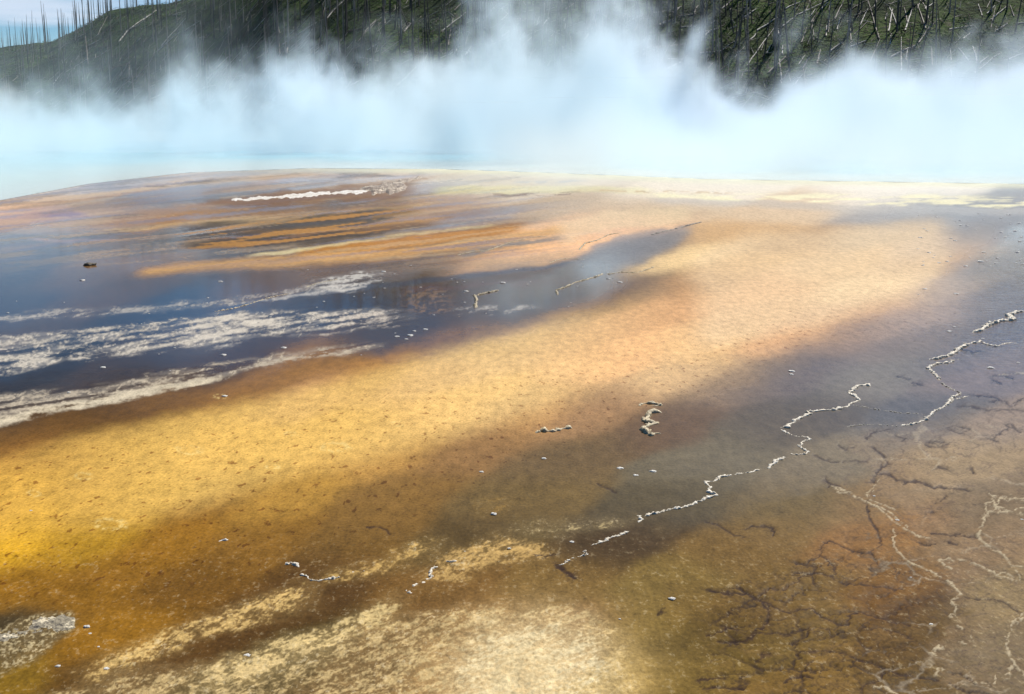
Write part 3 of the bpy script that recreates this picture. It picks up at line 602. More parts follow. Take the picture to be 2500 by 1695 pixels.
# ripples on the film
wv = nt.new('ShaderNodeTexWave', wave_type='BANDS', bands_direction='Y'); nt.l.new(mapping(nt, P, (0.35, 1, 1)), wv.inputs['Vector'])
wv.inputs['Scale'].default_value = 7; wv.inputs['Distortion'].default_value = 9; wv.inputs['Detail'].default_value = 3; wv.inputs['Detail Scale'].default_value = 2
bc = nt.new('ShaderNodeBump'); bc.inputs['Strength'].default_value = 1.0; bc.inputs['Distance'].default_value = 0.002
nt.sock(bc.inputs['Height'], E(nt, wv.outputs['Fac']) * (rip * 0.28 + 0.02) + nz(nt, mapping(nt, P, (1, 2.2, 1)), 9, 3, 0.5) * 0.5)
nt.l.new(bc.outputs[0], b.inputs['Coat Normal'])
tag(link('ground', me, m_ground), kind='structure')

# ---- pool water sheet
pr = np.concatenate([np.linspace(0, 1, 60)]); pu = np.concatenate([np.linspace(-6000, -320, 14), np.arange(-300, 2801, 20), np.linspace(2820, 8000, 14)])
PU = np.repeat(pu[None], len(pr), 0); e0 = np.interp(PU, EU, EV) - 3
PV = e0 + (row_of(138.0) - e0) * pr[:, None]
PD = dist_of(PV); PX = (PU - CX) / FPX * zc_of(PD)
dv = (e0 - PV + (fbm(PU / 120, PV / 8, 3, 5) - 0.5) * 10 - 3).ravel(); uu = PU.ravel()
dv = dv * (0.20 + 0.80 * ss(-100, 900, uu))  # cream reaches further out at left: steam haze put into the water colour
ramp = np.array([[212, 206, 182], [190, 206, 190], [130, 198, 208], [30, 180, 215], [5, 145, 205], [0, 120, 195.]])
stops = [0, 12, 22, 36, 60, 95]
wc = np.stack([np.interp(dv, stops, lin(ramp)[:, k]) for k in range(3)], 1)
wc *= 0.8
me = mesh_np('water', np.stack([PX.ravel(), PD.ravel(), np.full(PX.size, -0.004)], 1), grid_faces(*PX.shape))
attr_col(me, 'pigment', wc)
m_water, nt, b = material('pool_water')
nt.l.new(attr(nt, 'pigment', False), b.inputs['Base Color']); b.inputs['Roughness'].default_value = 0.12; b.inputs['IOR'].default_value = 1.33
P = nt.new('ShaderNodeTexCoord').outputs['Object']
bump(nt, b, nz(nt, P, 2.0, 3, 0.6), 0.3, 0.05)
tag(link('water', me, m_water), kind='structure')

# ================================================================== HILL
HU = np.array([-3000, -600, 0, 140, 215, 300, 450, 560, 700, 900, 1240, 1700, 2500, 3600, 6000.])
HE = np.array([2.2, 2.9, 3.55, 3.95, 4.55, 5.2, 5.75, 6.3, 7.0, 7.7, 8.0, 8.0, 8.2, 8.5, 8.5])     # skyline elevation, degrees
HB = np.array([420, 400, 360, 345, 335, 320, 290, 262, 225, 200, 188, 186, 184, 180, 180.])     # foot
HT = np.array([600, 590, 540, 520, 505, 490, 460, 430, 390, 360, 345, 340, 335, 330, 330.])     # crest
def hill_z(x, y):
    x = np.asarray(x, float); y = np.asarray(y, float)
    u = CX + FPX * x / (np.maximum(y, 20) * ct)
    e = np.interp(u, HU, HE); hb = np.interp(u, HU, HB); ht = np.interp(u, HU, HT)
    Ht = np.tan(np.radians(e)) * ht + H
    t = np.clip((y - hb) / (ht - hb), 0, 1.6)
    prof = np.where(t < 1, np.sin(np.clip(t, 0, 1) * math.pi / 2) * 0.75 + 0.25 * t * t * (3 - 2 * t), 1.0 + (t - 1) * -0.05)
    z = Ht * prof
    f = np.clip(t * 4, 0, 1) * np.clip((1.05 - t) * 4 + 0.25, 0.2, 1)
    z = z + f * ((fbm(x / 38, y / 60, 4, 201) - 0.5) * 7 + (fbm(x / 9, y / 12, 3, 231) - 0.5) * 1.6)
    return np.where(y < hb, -0.6 + 0 * z, z - 0.5)
hr = np.concatenate([np.linspace(150, 640, 260), [700, 800]])
hs = np.concatenate([np.linspace(-1.6, -0.55, 30), np.linspace(-0.54, 0.54, 420), np.linspace(0.55, 1.6, 30)])
HX = hs[None] * hr[:, None]; HY = np.repeat(hr[:, None], len(hs), 1)
HZ = hill_z(HX, HY)
me = mesh_np('hills', np.stack([HX.ravel(), HY.ravel(), HZ.ravel()], 1), grid_faces(*HX.shape))
m_hill, nt, b = material('hillside')
P = nt.new('ShaderNodeTexCoord').outputs['Object']
a1 = nz(nt, P, 0.09, 5, 0.6); a2 = nz(nt, P, 0.8, 5, 0.65); a3 = nz(nt, P, 2.5, 3, 0.6)
c = mixc(nt, a1.ss(0.4, 0.62), (0.018, 0.034, 0.010), (0.060, 0.105, 0.020))
c = mixc(nt, (a2 + (a1 - 0.5) * 0.4).ss(0.56, 0.68), c, (0.10, 0.088, 0.062))
c = mixc(nt, a2.ss(0.5, 0.34), c, (0.008, 0.012, 0.006))
c = mixc(nt, a3.ss(0.6, 0.7) * 0.6, c, (0.085, 0.12, 0.025))
nt.l.new(c, b.inputs['Base Color']); b.inputs['Roughness'].default_value = 0.95; b.inputs['Specular IOR Level'].default_value = 0.05
bump(nt, b, a2 + a3 * 0.5, 1.0, 0.9)
tag(link('hills', me, m_hill), kind='structure')

def hit(u, v):
    """where the picture ray (u, v) meets the hill"""
    d = np.array([(u - CX) / FPX, ct + (CY - v) / FPX * st, -st + (CY - v) / FPX * ct])
    t = np.linspace(150, 700, 1400)
    pz = H + d[2] * t; gz = hill_z(d[0] * t, d[1] * t)
    k = np.nonzero(pz < gz)[0]
    if not len(k) or d[1] * t[k[0]] > 560: return None
    k = k[0]; return Vector((d[0] * t[k], d[1] * t[k], float(gz[k])))

# undergrowth: low bushes and seedlings on the slope, one uncountable mass
NT_ = 26000
tx = rng.uniform(-0.52, 0.52, NT_); ty = 180 + 330 * rng.random(NT_) ** 1.3
px = tx * ty; pz = hill_z(px, ty)
keep = (pz > 0.3) & (fbm(px / 14, ty / 14, 3, 301) > 0.45)
px, ty, pz = px[keep], ty[keep], pz[keep]; n = len(px)
sz = rng.uniform(0.35, 1.1, n) ** 1.2
k = 9
cx = np.repeat(px, k) + rng.normal(0, 0.35, n * k) * np.repeat(sz, k)
cy = np.repeat(ty, k) + rng.normal(0, 0.35, n * k) * np.repeat(sz, k)
cz = np.repeat(pz, k) + rng.random(n * k) * np.repeat(sz, k) * 0.9
q = rng.normal(0, 1, (n * k, 3, 3)); q /= np.linalg.norm(q, axis=2, keepdims=True)
q *= (0.10 + 0.22 * rng.random((n * k, 1, 1))) * np.repeat(sz, k)[:, None, None] * 1.2
tri = np.stack([cx, cy, cz], 1)[:, None, :] + q
me = mesh_np('undergrowth', tri.reshape(-1, 3), np.arange(n * k * 3).reshape(-1, 3), False)
rc = rng.random(n); lum = np.repeat(0.5 + rc, k)[:, None]
tc_ = np.array([0.075, 0.125, 0.022]) * lum; br = np.repeat(rng.random(n) < 0.12, k); tc_[br] = np.array([0.10, 0.09, 0.045])
attr_col(me, 'pigment', np.repeat(tc_, 3, 0))
m_und, nt, b = material('undergrowth_leaf'); nt.l.new(attr(nt, 'pigment', False), b.inputs['Base Color']); b.inputs['Roughness'].default_value = 0.8
tag(link('undergrowth', me, m_und), 'low green seedlings and brush covering the hillside between burned trunks', 'undergrowth', kind='stuff')

# brushwood: thin dead sticks and branches lying everywhere between the logs
nb_ = 15000
px = rng.uniform(-0.52, 0.52, nb_); py = 182 + 300 * rng.random(nb_) ** 1.3; px = px * py; pz = hill_z(px, py)
k_ = pz > 0.3; px, py, pz = px[k_], py[k_], pz[k_]; n = len(px)
an = rng.normal(0.9, 0.8, n); L = rng.uniform(0.6, 5.5, n) * 0.5; r_ = rng.uniform(0.02, 0.06, n)
dx = np.cos(an) * L; dy = np.sin(an) * L * 0.8
A = np.stack([px - dx, py - dy, hill_z(px - dx, py - dy) + 0.15 + rng.random(n) * 0.4], 1); B_ = np.stack([px + dx, py + dy, hill_z(px + dx, py + dy) + 0.15 + rng.random(n) * 0.9], 1)
o1 = np.array([0, 0, 1.0])[None] * r_[:, None]; o2_ = np.array([1.0, 0, 0])[None] * r_[:, None] * 1.6
Vq = np.stack([A - o2_ - o1 * .5, A + o2_ - o1 * .5, A + o1 * 1.2, B_ - o2_ * .6 - o1 * .4, B_ + o2_ * .6 - o1 * .4, B_ + o1], 1).reshape(-1, 3)
f = np.array([[0, 1, 4, 3], [1, 2, 5, 4], [2, 0, 3, 5]]); Fq = (np.arange(n)[:, None, None] * 6 + f[None]).reshape(-1, 4)
me = mesh_np('brushwood', Vq, Fq, False)
cq = np.where(rng.random((n, 1)) < 0.35, np.array([[0.40, 0.36, 0.31]]), np.array([[0.09, 0.075, 0.06]])) * rng.uniform(0.5, 1.2, (n, 1))
attr_col(me, 'pigment', np.repeat(cq, 6, 0))
m_bw, nt, b = material('dead_sticks'); nt.l.new(attr(nt, 'pigment', False), b.inputs['Base Color']); b.inputs['Roughness'].default_value = 0.85
tag(link('brushwood', me, m_bw), 'tangle of thin dead sticks littering the burned slope', 'brushwood', kind='stuff')

# ---- burned standing trees
def wood_mat(name, c0, c1, bands=False):
    m, nt, b = material(name)
    P = nt.new('ShaderNodeTexCoord').outputs['Object']
    a = nz(nt, mapping(nt, P, (3, 3, 0.6)), 1.5, 4, 0.65)
    c = mixc(nt, a.ss(0.38, 0.64), c0, c1)
    if bands:
        s = nz(nt, mapping(nt, P, (0.3, 0.3, 1.6)), 1.0, 4, 0.7)
        c = mixc(nt, s.ss(0.56, 0.62) * 0.85, c, (0.10, 0.075, 0.05))
    nt.l.new(c, b.inputs['Base Color']); b.inputs['Roughness'].default_value = 0.75
    return m
m_char = wood_mat('charred_trunk', (0.02, 0.018, 0.016), (0.13, 0.115, 0.10))
m_grey = wood_mat('weathered_trunk', (0.14, 0.12, 0.11), (0.36, 0.32, 0.29))
m_log = wood_mat('bleached_log', (0.30, 0.27, 0.23), (0.72, 0.67, 0.60), True)
m_log2 = wood_mat('brown_log', (0.10, 0.08, 0.06), (0.26, 0.21, 0.17), True)

def tube_np(path, rads, seg=6):
    path = [Vector(p) for p in path]; Vs = []; Fs = []
    for i, p in enumerate(path):
        d = (path[min(i + 1, len(path) - 1)] - path[max(i - 1, 0)]).normalized()
        a = d.orthogonal().normalized() if i == 0 else (a - d * a.dot(d)).normalized()
        bb = d.cross(a)
        for s in range(seg):
            an = 2 * math.pi * s / seg
            Vs.append(p + (a * math.cos(an) + bb * math.sin(an)) * rads[i])
    for i in range(len(path) - 1):
        for s in range(seg):
            Fs.append((i * seg + s, i * seg + (s + 1) % seg, (i + 1) * seg + (s + 1) % seg, (i + 1) * seg + s))
    return [tuple(v) for v in Vs], Fs
def join(parts):
    Vs = []; Fs = []
    for v, f in parts:
        o = len(Vs); Vs += v; Fs += [tuple(i + o for i in q) for q in f]
    return Vs, Fs
def snag_mesh(rs, h, r, nb, blen, mat, name):
    rr = random.Random(rs); lean = (rr.uniform(-0.4, 0.4), rr.uniform(-0.4, 0.4))
    n = 9; path = []; 
    for i in range(n):
        t = i / (n - 1); path.append((lean[0] * t * t + rr.uniform(-.05, .05) * t, lean[1] * t * t + rr.uniform(-.05, .05) * t, -0.5 + (h + 0.5) * t))
    parts = [tube_np(path, [r * (1.15 - 0.9 * (i / (n - 1)) ** 1.1) for i in range(n)])]
    for _ in range(nb):
        t = rr.uniform(0.25, 0.98); p = Vector(path[0]).lerp(Vector(path[-1]), t); p.x = lean[0] * t * t; p.y = lean[1] * t * t
        an = rr.uniform(0, 6.28); L = blen * rr.uniform(0.3, 1) * (1.15 - t * 0.8)
        dz = rr.uniform(-0.35, 0.25)
        e = p + Vector((math.cos(an), math.sin(an), dz)) * L; mid = p.lerp(e, 0.5) + Vector((0, 0, 0.06 * L))
        parts.append(tube_np([p, mid, e], [0.028, 0.02, 0.008], 3))
    v, f = join(parts)
    me = bpy.data.meshes.new(name); me.from_pydata(v, [], f); me.polygons.foreach_set('use_smooth', [True] * len(f)); me.materials.append(mat)
    return me
snags_c = [snag_mesh(i, h, r, nb, bl, m_char, 'burned_tree') for i, (h, r, nb, bl) in enumerate([(15, .17, 14, .9), (13, .15, 22, 1.1), (17, .19, 8, .7), (11, .13, 5, .6), (14, .16, 30, 1.2)])]
snags_g = [snag_mesh(20 + i, h, r, nb, bl, m_grey, 'dead_tree') for i, (h, r, nb, bl) in enumerate([(14, .16, 26, 1.1), (12, .14, 34, 1.2), (16, .18, 18, .9), (10, .13, 40, 1.2)])]

cand = []
tries = 0
def add_tree(x, y, kind):
    z = float(hill_z(x, y))
    cand.append((x, y, z, kind))
for _ in range(5200):
    u = random.uniform(-250, 2750)
    hb = np.interp(u, HU, HB); ht = np.interp(u, HU, HT)
    t = random.random() ** 0.9 * 1.02 + 0.02
    y = hb + (ht - hb) * t; x = (u - CX) / FPX * y * ct
    dens = 0.30 if u < 560 else (0.34 if u < 1100 else (0.36 if u < 1900 else 0.14))
    if t > 0.9 and u < 620: dens = 0.75 * float(ss(0.35, 0.6, vnoise(np.array([u / 28.0]), np.array([3.3]), 7))[0]) + 0.12
    if random.random() > dens: continue
    if u > 640 and t > 0.8 and random.random() < 0.6: continue
    kind = 'g' if (random.random() < (0.62 if u < 560 else 0.22)) else 'c'
    add_tree(x, y, kind)
# the ones that show largest become individuals
def in_view(c):
    x, y, z, k = c
    Zc_ = y * ct - (z + 4 - H) * st; vv = CY - FPX * (y * st + (z + 4 - H) * ct) / Zc_; uu = CX + FPX * x / Zc_
    return -10 < uu < 2510 and -60 < vv < 330
vis = sorted([c for c in cand if in_view(c)], key=lambda c: c[1])
inv = set(id(c) for c in vis[:285])
rest = [c for c in cand if id(c) not in inv]
first = {}
def put(mesh, name, loc, rot, sc, label, cat, group):
    o = bpy.data.objects.new(name, mesh); COL.objects.link(o)
    o.location = loc; o.rotation_euler = rot; o.scale = sc
    return tag(o, label, cat, group)
for c in vis[:285]:
    x, y, z, k = c; u = CX + FPX * x / (y * ct)
    s = random.uniform(0.75, 1.15)
    where, grp = (('on the hazy left ridge', 'left ridge') if u < 560 else ('on the dark slope behind the middle steam', 'slope behind the middle steam') if u < 1520 else ('on the green slope at the right', 'green right slope'))
    sz_ = 'tall' if s > 1.02 else ('short' if s < 0.86 else 'middling')
    if k == 'c': me_, nm, lb = random.choice(snags_c), 'burned_tree', sz_ + ' blackened burned trunk standing ' + where
    else: me_, nm, lb = random.choice(snags_g), 'dead_tree', sz_ + ' pale grey bare dead tree standing ' + where
    put(me_, nm, (x, y, z), (R(random.gauss(0, 3)), R(random.gauss(0, 4.5) + (random.random() < 0.12) * random.uniform(-22, 22)), random.uniform(0, 6.28)), (s, s, s), lb, 'dead tree', sz_ + ' ' + nm.replace('_', ' ') + 's on the ' + grp)
# all further trunks as one mass
Vs = []; Fs = []; Cs = []; off = 0
pre = {}
for me_ in snags_c + snags_g:
    a = np.empty(len(me_.vertices) * 3, np.float32); me_.vertices.foreach_get('co', a)
    f = np.empty(len(me_.loops), np.int32); me_.loops.foreach_get('vertex_index', f)
    pre[me_.name] = (a.reshape(-1, 3), f.reshape(-1, 4))
for x, y, z, k in rest:
    me_ = random.choice(snags_c if k == 'c' else snags_g); a, f = pre[me_.name]
    s = random.uniform(0.35, 1.1) if y > 330 else random.uniform(0.65, 1.1); an = random.uniform(0, 6.28); ca, sa = math.cos(an), math.sin(an)
    v = a * s; v = np.stack([v[:, 0] * ca - v[:, 1] * sa + x, v[:, 0] * sa + v[:, 1] * ca + y, v[:, 2] + z], 1)
    Vs.append(v); Fs.append(f + off); off += len(v)
    Cs.append(np.tile(np.array([[0.05, 0.045, 0.04]]) if k == 'c' else np.array([[0.26, 0.235, 0.21]]), (len(v), 1)) * random.uniform(0.7, 1.2))
me = mesh_np('far_dead_forest', np.concatenate(Vs), np.concatenate(Fs)); attr_col(me, 'pigment', np.concatenate(Cs))
m_far, nt, b = material('far_trunks'); nt.l.new(attr(nt, 'pigment', False), b.inputs['Base Color']); b.inputs['Roughness'].default_value = 0.8
tag(link('far_dead_forest', me, m_far), 'distant thicket of bare grey trunks along the skyline and upper slope', 'forest', kind='stuff')

# ---- fallen logs
def log_mesh(a, b, r, mat, sag=0.0, rs=0):
    rr = random.Random(rs); c = (a + b) / 2; n = 8; path = []
    d = (b - a)
    for i in range(n):
        t = i / (n - 1); p = a.lerp(b, t)
        gz = float(hill_z(p.x, p.y)); p.z = max(p.z, gz) + r * 0.9 + math.sin(t * 3.14) * sag
        path.append(p - c + Vector((rr.uniform(-1, 1), 0, rr.uniform(-1, 1))) * r * 0.35)
    parts = [tube_np(path, [r * (1.1 - 0.6 * i / (n - 1)) for i in range(n)], 7)]
    for _ in range(rr.randint(0, 4)):
        t = rr.uniform(0.3, 0.95); p = path[0].lerp(path[-1], t)
        e = p + Vector((rr.uniform(-1, 1), rr.uniform(-1, 0.2), rr.uniform(0.2, 1))) * 0.7
        parts.append(tube_np([p, p.lerp(e, .5), e], [0.04, 0.03, 0.012], 3))
    v, f = join(parts); me = bpy.data.meshes.new('fallen_log'); me.from_pydata(v, [], f)
    me.polygons.foreach_set('use_smooth', [True] * len(f)); me.materials.append(mat)
    return me, c
L1 = """1510 390 1650 240;1600 200 1700 85;1780 290 2000 145;1310 500 1450 350;1020 290 1170 120;1170 195 1270 130;1000 320 1130 210;410 460 560 370;610 365 680 320
750 265 930 110;860 270 890 240;350 515 370 490;1690 655 1755 600;1790 555 1830 515;1780 500 1870 450;1620 370 1690 330;1640 475 1690 430;2060 120 2170 5;1210 590 1360 545
930 560 980 540;930 640 1020 600;900 130 1000 60;540 300 620 260;1250 250 1290 235;1520 640 1560 610;1330 660 1350 640;1430 190 1460 160;470 250 540 215;640 210 720 165;800 200 880 160;1090 100 1180 70"""
L2 = """720 205 870 85;800 70 855 15;440 545 560 430;280 630 320 600;480 210 540 140;1270 385 1295 310;1310 370 1435 275;1620 255 1670 180;1350 175 1400 115;870 350 900 310;0 115 100 10
1820 385 2030 300;1990 355 2085 310;2040 300 2250 285;1830 405 1960 385;2140 440 2230 395;2150 380 2260 375;2180 85 2230 45;2220 110 2320 95;2230 175 2320 170;2090 160 2180 135
840 480 885 455;120 560 210 510;790 350 830 300;1100 235 1180 190;250 320 330 270;1500 60 1560 20"""
L3 = """780 190 890 100;890 100 1090 5;975 110 1010 60;1040 65 1090 15;1130 125 1190 5;1095 70 1105 20;1145 190 1165 120;980 150 1005 105;1255 225 1340 135;1285 175 1340 60;1410 250 1340 10;1380 50 1395 5
1525 175 1475 50;1480 290 1487 215;1470 205 1495 60;1575 200 1620 60;1590 150 1568 50;1705 185 1650 30;1660 280 1780 125;1450 130 1460 90;1550 450 1550 235;1580 380 1590 310;1480 370 1640 290;580 420 760 165
600 260 640 215;500 370 560 300;410 330 520 260;270 340 410 332;350 155 385 130;150 105 250 98;110 80 165 45;240 95 270 40;310 235 340 200;260 215 400 190;0 310 190 290;75 380 190 375;70 440 160 395
370 470 465 410;500 460 620 455;715 465 840 345;700 340 730 285;905 410 950 345;930 440 970 370;880 535 930 470;1020 410 1040 320;1075 235 1080 165;795 510 782 380;785 240 762 170;800 345 802 290
2115 130 2225 35;2090 90 2140 40;2060 105 2035 30;2010 470 2180 340;2040 410 2100 360;2220 390 2320 340;1800 460 1930 400;1915 560 1935 480;1868 490 1860 440;1745 420 1740 300;1865 390 1860 310
2030 410 2000 300;1980 400 1910 310;470 190 520 170;640 200 780 110;1100 330 1180 270;1230 300 1330 260;1850 190 2000 165;1500 410 1600 360;2260 110 2235 40;1620 460 1580 380;1940 250 1990 210;2150 200 2220 150;1700 60 1760 20;820 60 900 20;560 120 640 60;420 60 470 20;30 160 110 130"""
nlog = 0
logs = []
for zi, (ox, txt) in enumerate(((0, L1), (800, L2), (1600, L3))):
    for s in txt.replace('\n', ';').split(';'):
        if not s.strip(): continue
        x0, y0, x1, y1 = (float(t) for t in s.split())
        logs.append((ox + x0 * K, y0 * K, ox + x1 * K, y1 * K, zi))
rl = random.Random(77)
for _ in range(95):     # dimmer, less prominent trunks lying about
    u = rl.uniform(200, 2480); v = rl.uniform(8, 235)
    if u < 600 and v < 60: continue
    L = rl.uniform(20, 70); an = rl.choice([rl.uniform(20, 60), rl.uniform(5, 25), rl.uniform(60, 110)])
    logs.append((u, v, u + L * math.cos(R(an)), v - L * math.sin(R(an)), 9))
AREA = ['on the left hillside', 'behind the middle steam', 'on the right hillside']
for i, (u0, v0, u1, v1, zi) in enumerate(logs):
    a = hit(u0, v0); b_ = hit(u1, v1)
    if a is None or b_ is None: continue
    if (b_ - a).length > 45: b_ = a + (b_ - a).normalized() * 45
    big = zi != 9
    r_ = (0.125 if big else 0.10) * rl.uniform(0.75, 1.25) * (a.y / 230) ** 0.5
    me_, c_ = log_mesh(a, b_, r_, m_log if big and rl.random() < 0.8 else m_log2, 0, i)
    o = link('fallen_log', me_); o.location = c_
    gi = zi if zi != 9 else (0 if u0 < 800 else 1 if u0 < 1550 else 2)
    ang = math.degrees(math.atan2(v0 - v1, u1 - u0)); Lp = math.hypot(u1 - u0, v1 - v0)
    how = 'lying nearly level' if ang < 22 else 'slanting up to the right' if ang < 66 else 'pointing almost straight uphill' if ang < 100 else 'slanting up to the left'
    ln = 'long' if Lp > 62 else 'short' if Lp < 32 else 'medium'
    kd = 'bleached log' if big else 'dull brown trunk'
    tag(o, ln + ' ' + kd + ' ' + how + ' ' + AREA[gi], 'fallen log', ln + ' ' + kd + 's ' + how + ' ' + AREA[gi])

# ================================================================== CRUSTS AND STONES
def crust_mat(name, hi, lo, dk=(0.10, 0.075, 0.05)):
    m, nt, b = material(name)
    P = nt.new('ShaderNodeTexCoord').outputs['Object']
    a = nz(nt, P, 45, 4, 0.65); a2 = nz(nt, P, 170, 3, 0.6)
    c = mixc(nt, a.ss(0.40, 0.60), lo, hi); c = mixc(nt, a2.ss(0.56, 0.68) * 0.7, c, dk)
    nt.l.new(c, b.inputs['Base Color']); b.inputs['Roughness'].default_value = 0.7
    bump(nt, b, a2 + a, 0.8, 0.004)
    return m
m_crust = crust_mat('sinter_crust', (0.78, 0.72, 0.60), (0.50, 0.42, 0.30))
m_crust_d = crust_mat('dark_sinter', (0.34, 0.31, 0.25), (0.15, 0.13, 0.11))
m_crust_y = crust_mat('tan_sinter', (0.60, 0.50, 0.32), (0.32, 0.24, 0.12))
m_stone_w = crust_mat('white_stone', (0.82, 0.79, 0.72), (0.62, 0.58, 0.5), (0.4, 0.36, 0.3))
m_stone_d = crust_mat('dark_stone', (0.12, 0.09, 0.05), (0.05, 0.035, 0.02), (0.02, 0.015, 0.01))

def ridge(pts, wpx, mat, name='crust_ridge', hk=0.8, seed=0, lump=0.45):
    """a knobbly mineral ridge following (u,v) points; one continuous swept body"""
    P_ = [Vector((*gp(u, v), 0)) for u, v in pts]
    # resample
    seg = []; 
    mid = P_[len(P_) // 2]; scale = zc_of(mid.y) / FPX        # metres per pixel across
    wd = wpx * scale * (0.60 if mid.y < 9.5 else (0.56 if mid.y < 14 else 0.40))
    stepl = wd * 0.5
    for a, b in zip(P_[:-1], P_[1:]):
        n = max(1, int((b - a).length / stepl))
        for i in range(n): seg.append(a.lerp(b, i / n))
    seg.append(P_[-1])
    if len(seg) > 2600: seg = seg[::2]
    rr = random.Random(seed); Vs = []; Fs = []; NS = 9
    base = seg[0].copy()
    for i, p in enumerate(seg):
        d = (seg[min(i + 2, len(seg) - 1)] - seg[max(i - 2, 0)]); d.z = 0
        if d.length < 1e-9: d = Vector((1, 0, 0))
        d.normalize(); nrm = Vector((-d.y, d.x, 0))
        q = p / wd
        lat = (mnoise.noise(q * 0.22 + Vector((seed, 0, 0))) * 1.0 + mnoise.noise(q * 0.7 + Vector((0, seed, 3))) * 0.6) * wd
        big = 0.8 + lump * 1.5 * mnoise.noise(q * 0.55 + Vector((0, 0, seed + 5.5))) + 0.55 * mnoise.noise(q * 1.3)
        gapn = mnoise.noise(q * 0.12 + Vector((0, seed * 2.0, 9)))
        big *= max(0.5, min(1, 1.1 + gapn * 1.2))
        big = max(0.42, big)
        endf = min(1, (i + 0.3) / 4, (len(seg) - 1 - i + 0.3) / 4)
        big *= endf
        for s in range(NS):
            an = math.pi * s / (NS - 1)
            ox = math.cos(an) * wd * big; oz = math.sin(an) ** 0.8 * wd * hk * big
            f = 1 + 0.55 * mnoise.noise(Vector((p.x / wd * 0.9 + s * 1.7, p.y / wd * 0.9, seed + s * 0.8)))
            v = p + nrm * (ox * f + lat) + Vector((0, 0, oz * f - 0.004 - (0.004 if s in (0, NS - 1) else 0)))
            Vs.append(tuple(v - base))
        if i:
            o = (i - 1) * NS
            for s in range(NS - 1): Fs.append((o + s, o + NS + s, o + NS + s + 1, o + s + 1))
    me = bpy.data.meshes.new(name); me.from_pydata(Vs, [], Fs); me.polygons.foreach_set('use_smooth', [True] * len(Fs)); me.materials.append(mat)
    o = link(name, me); o.location = base
    return o
T1 = (1600, 800); T2 = (800, 800); T0 = (0, 800); B0 = (0, 1195); B1 = (800, 1195); U1 = (800, 380); U2 = (1600, 380); U0 = (0, 380)
B = []
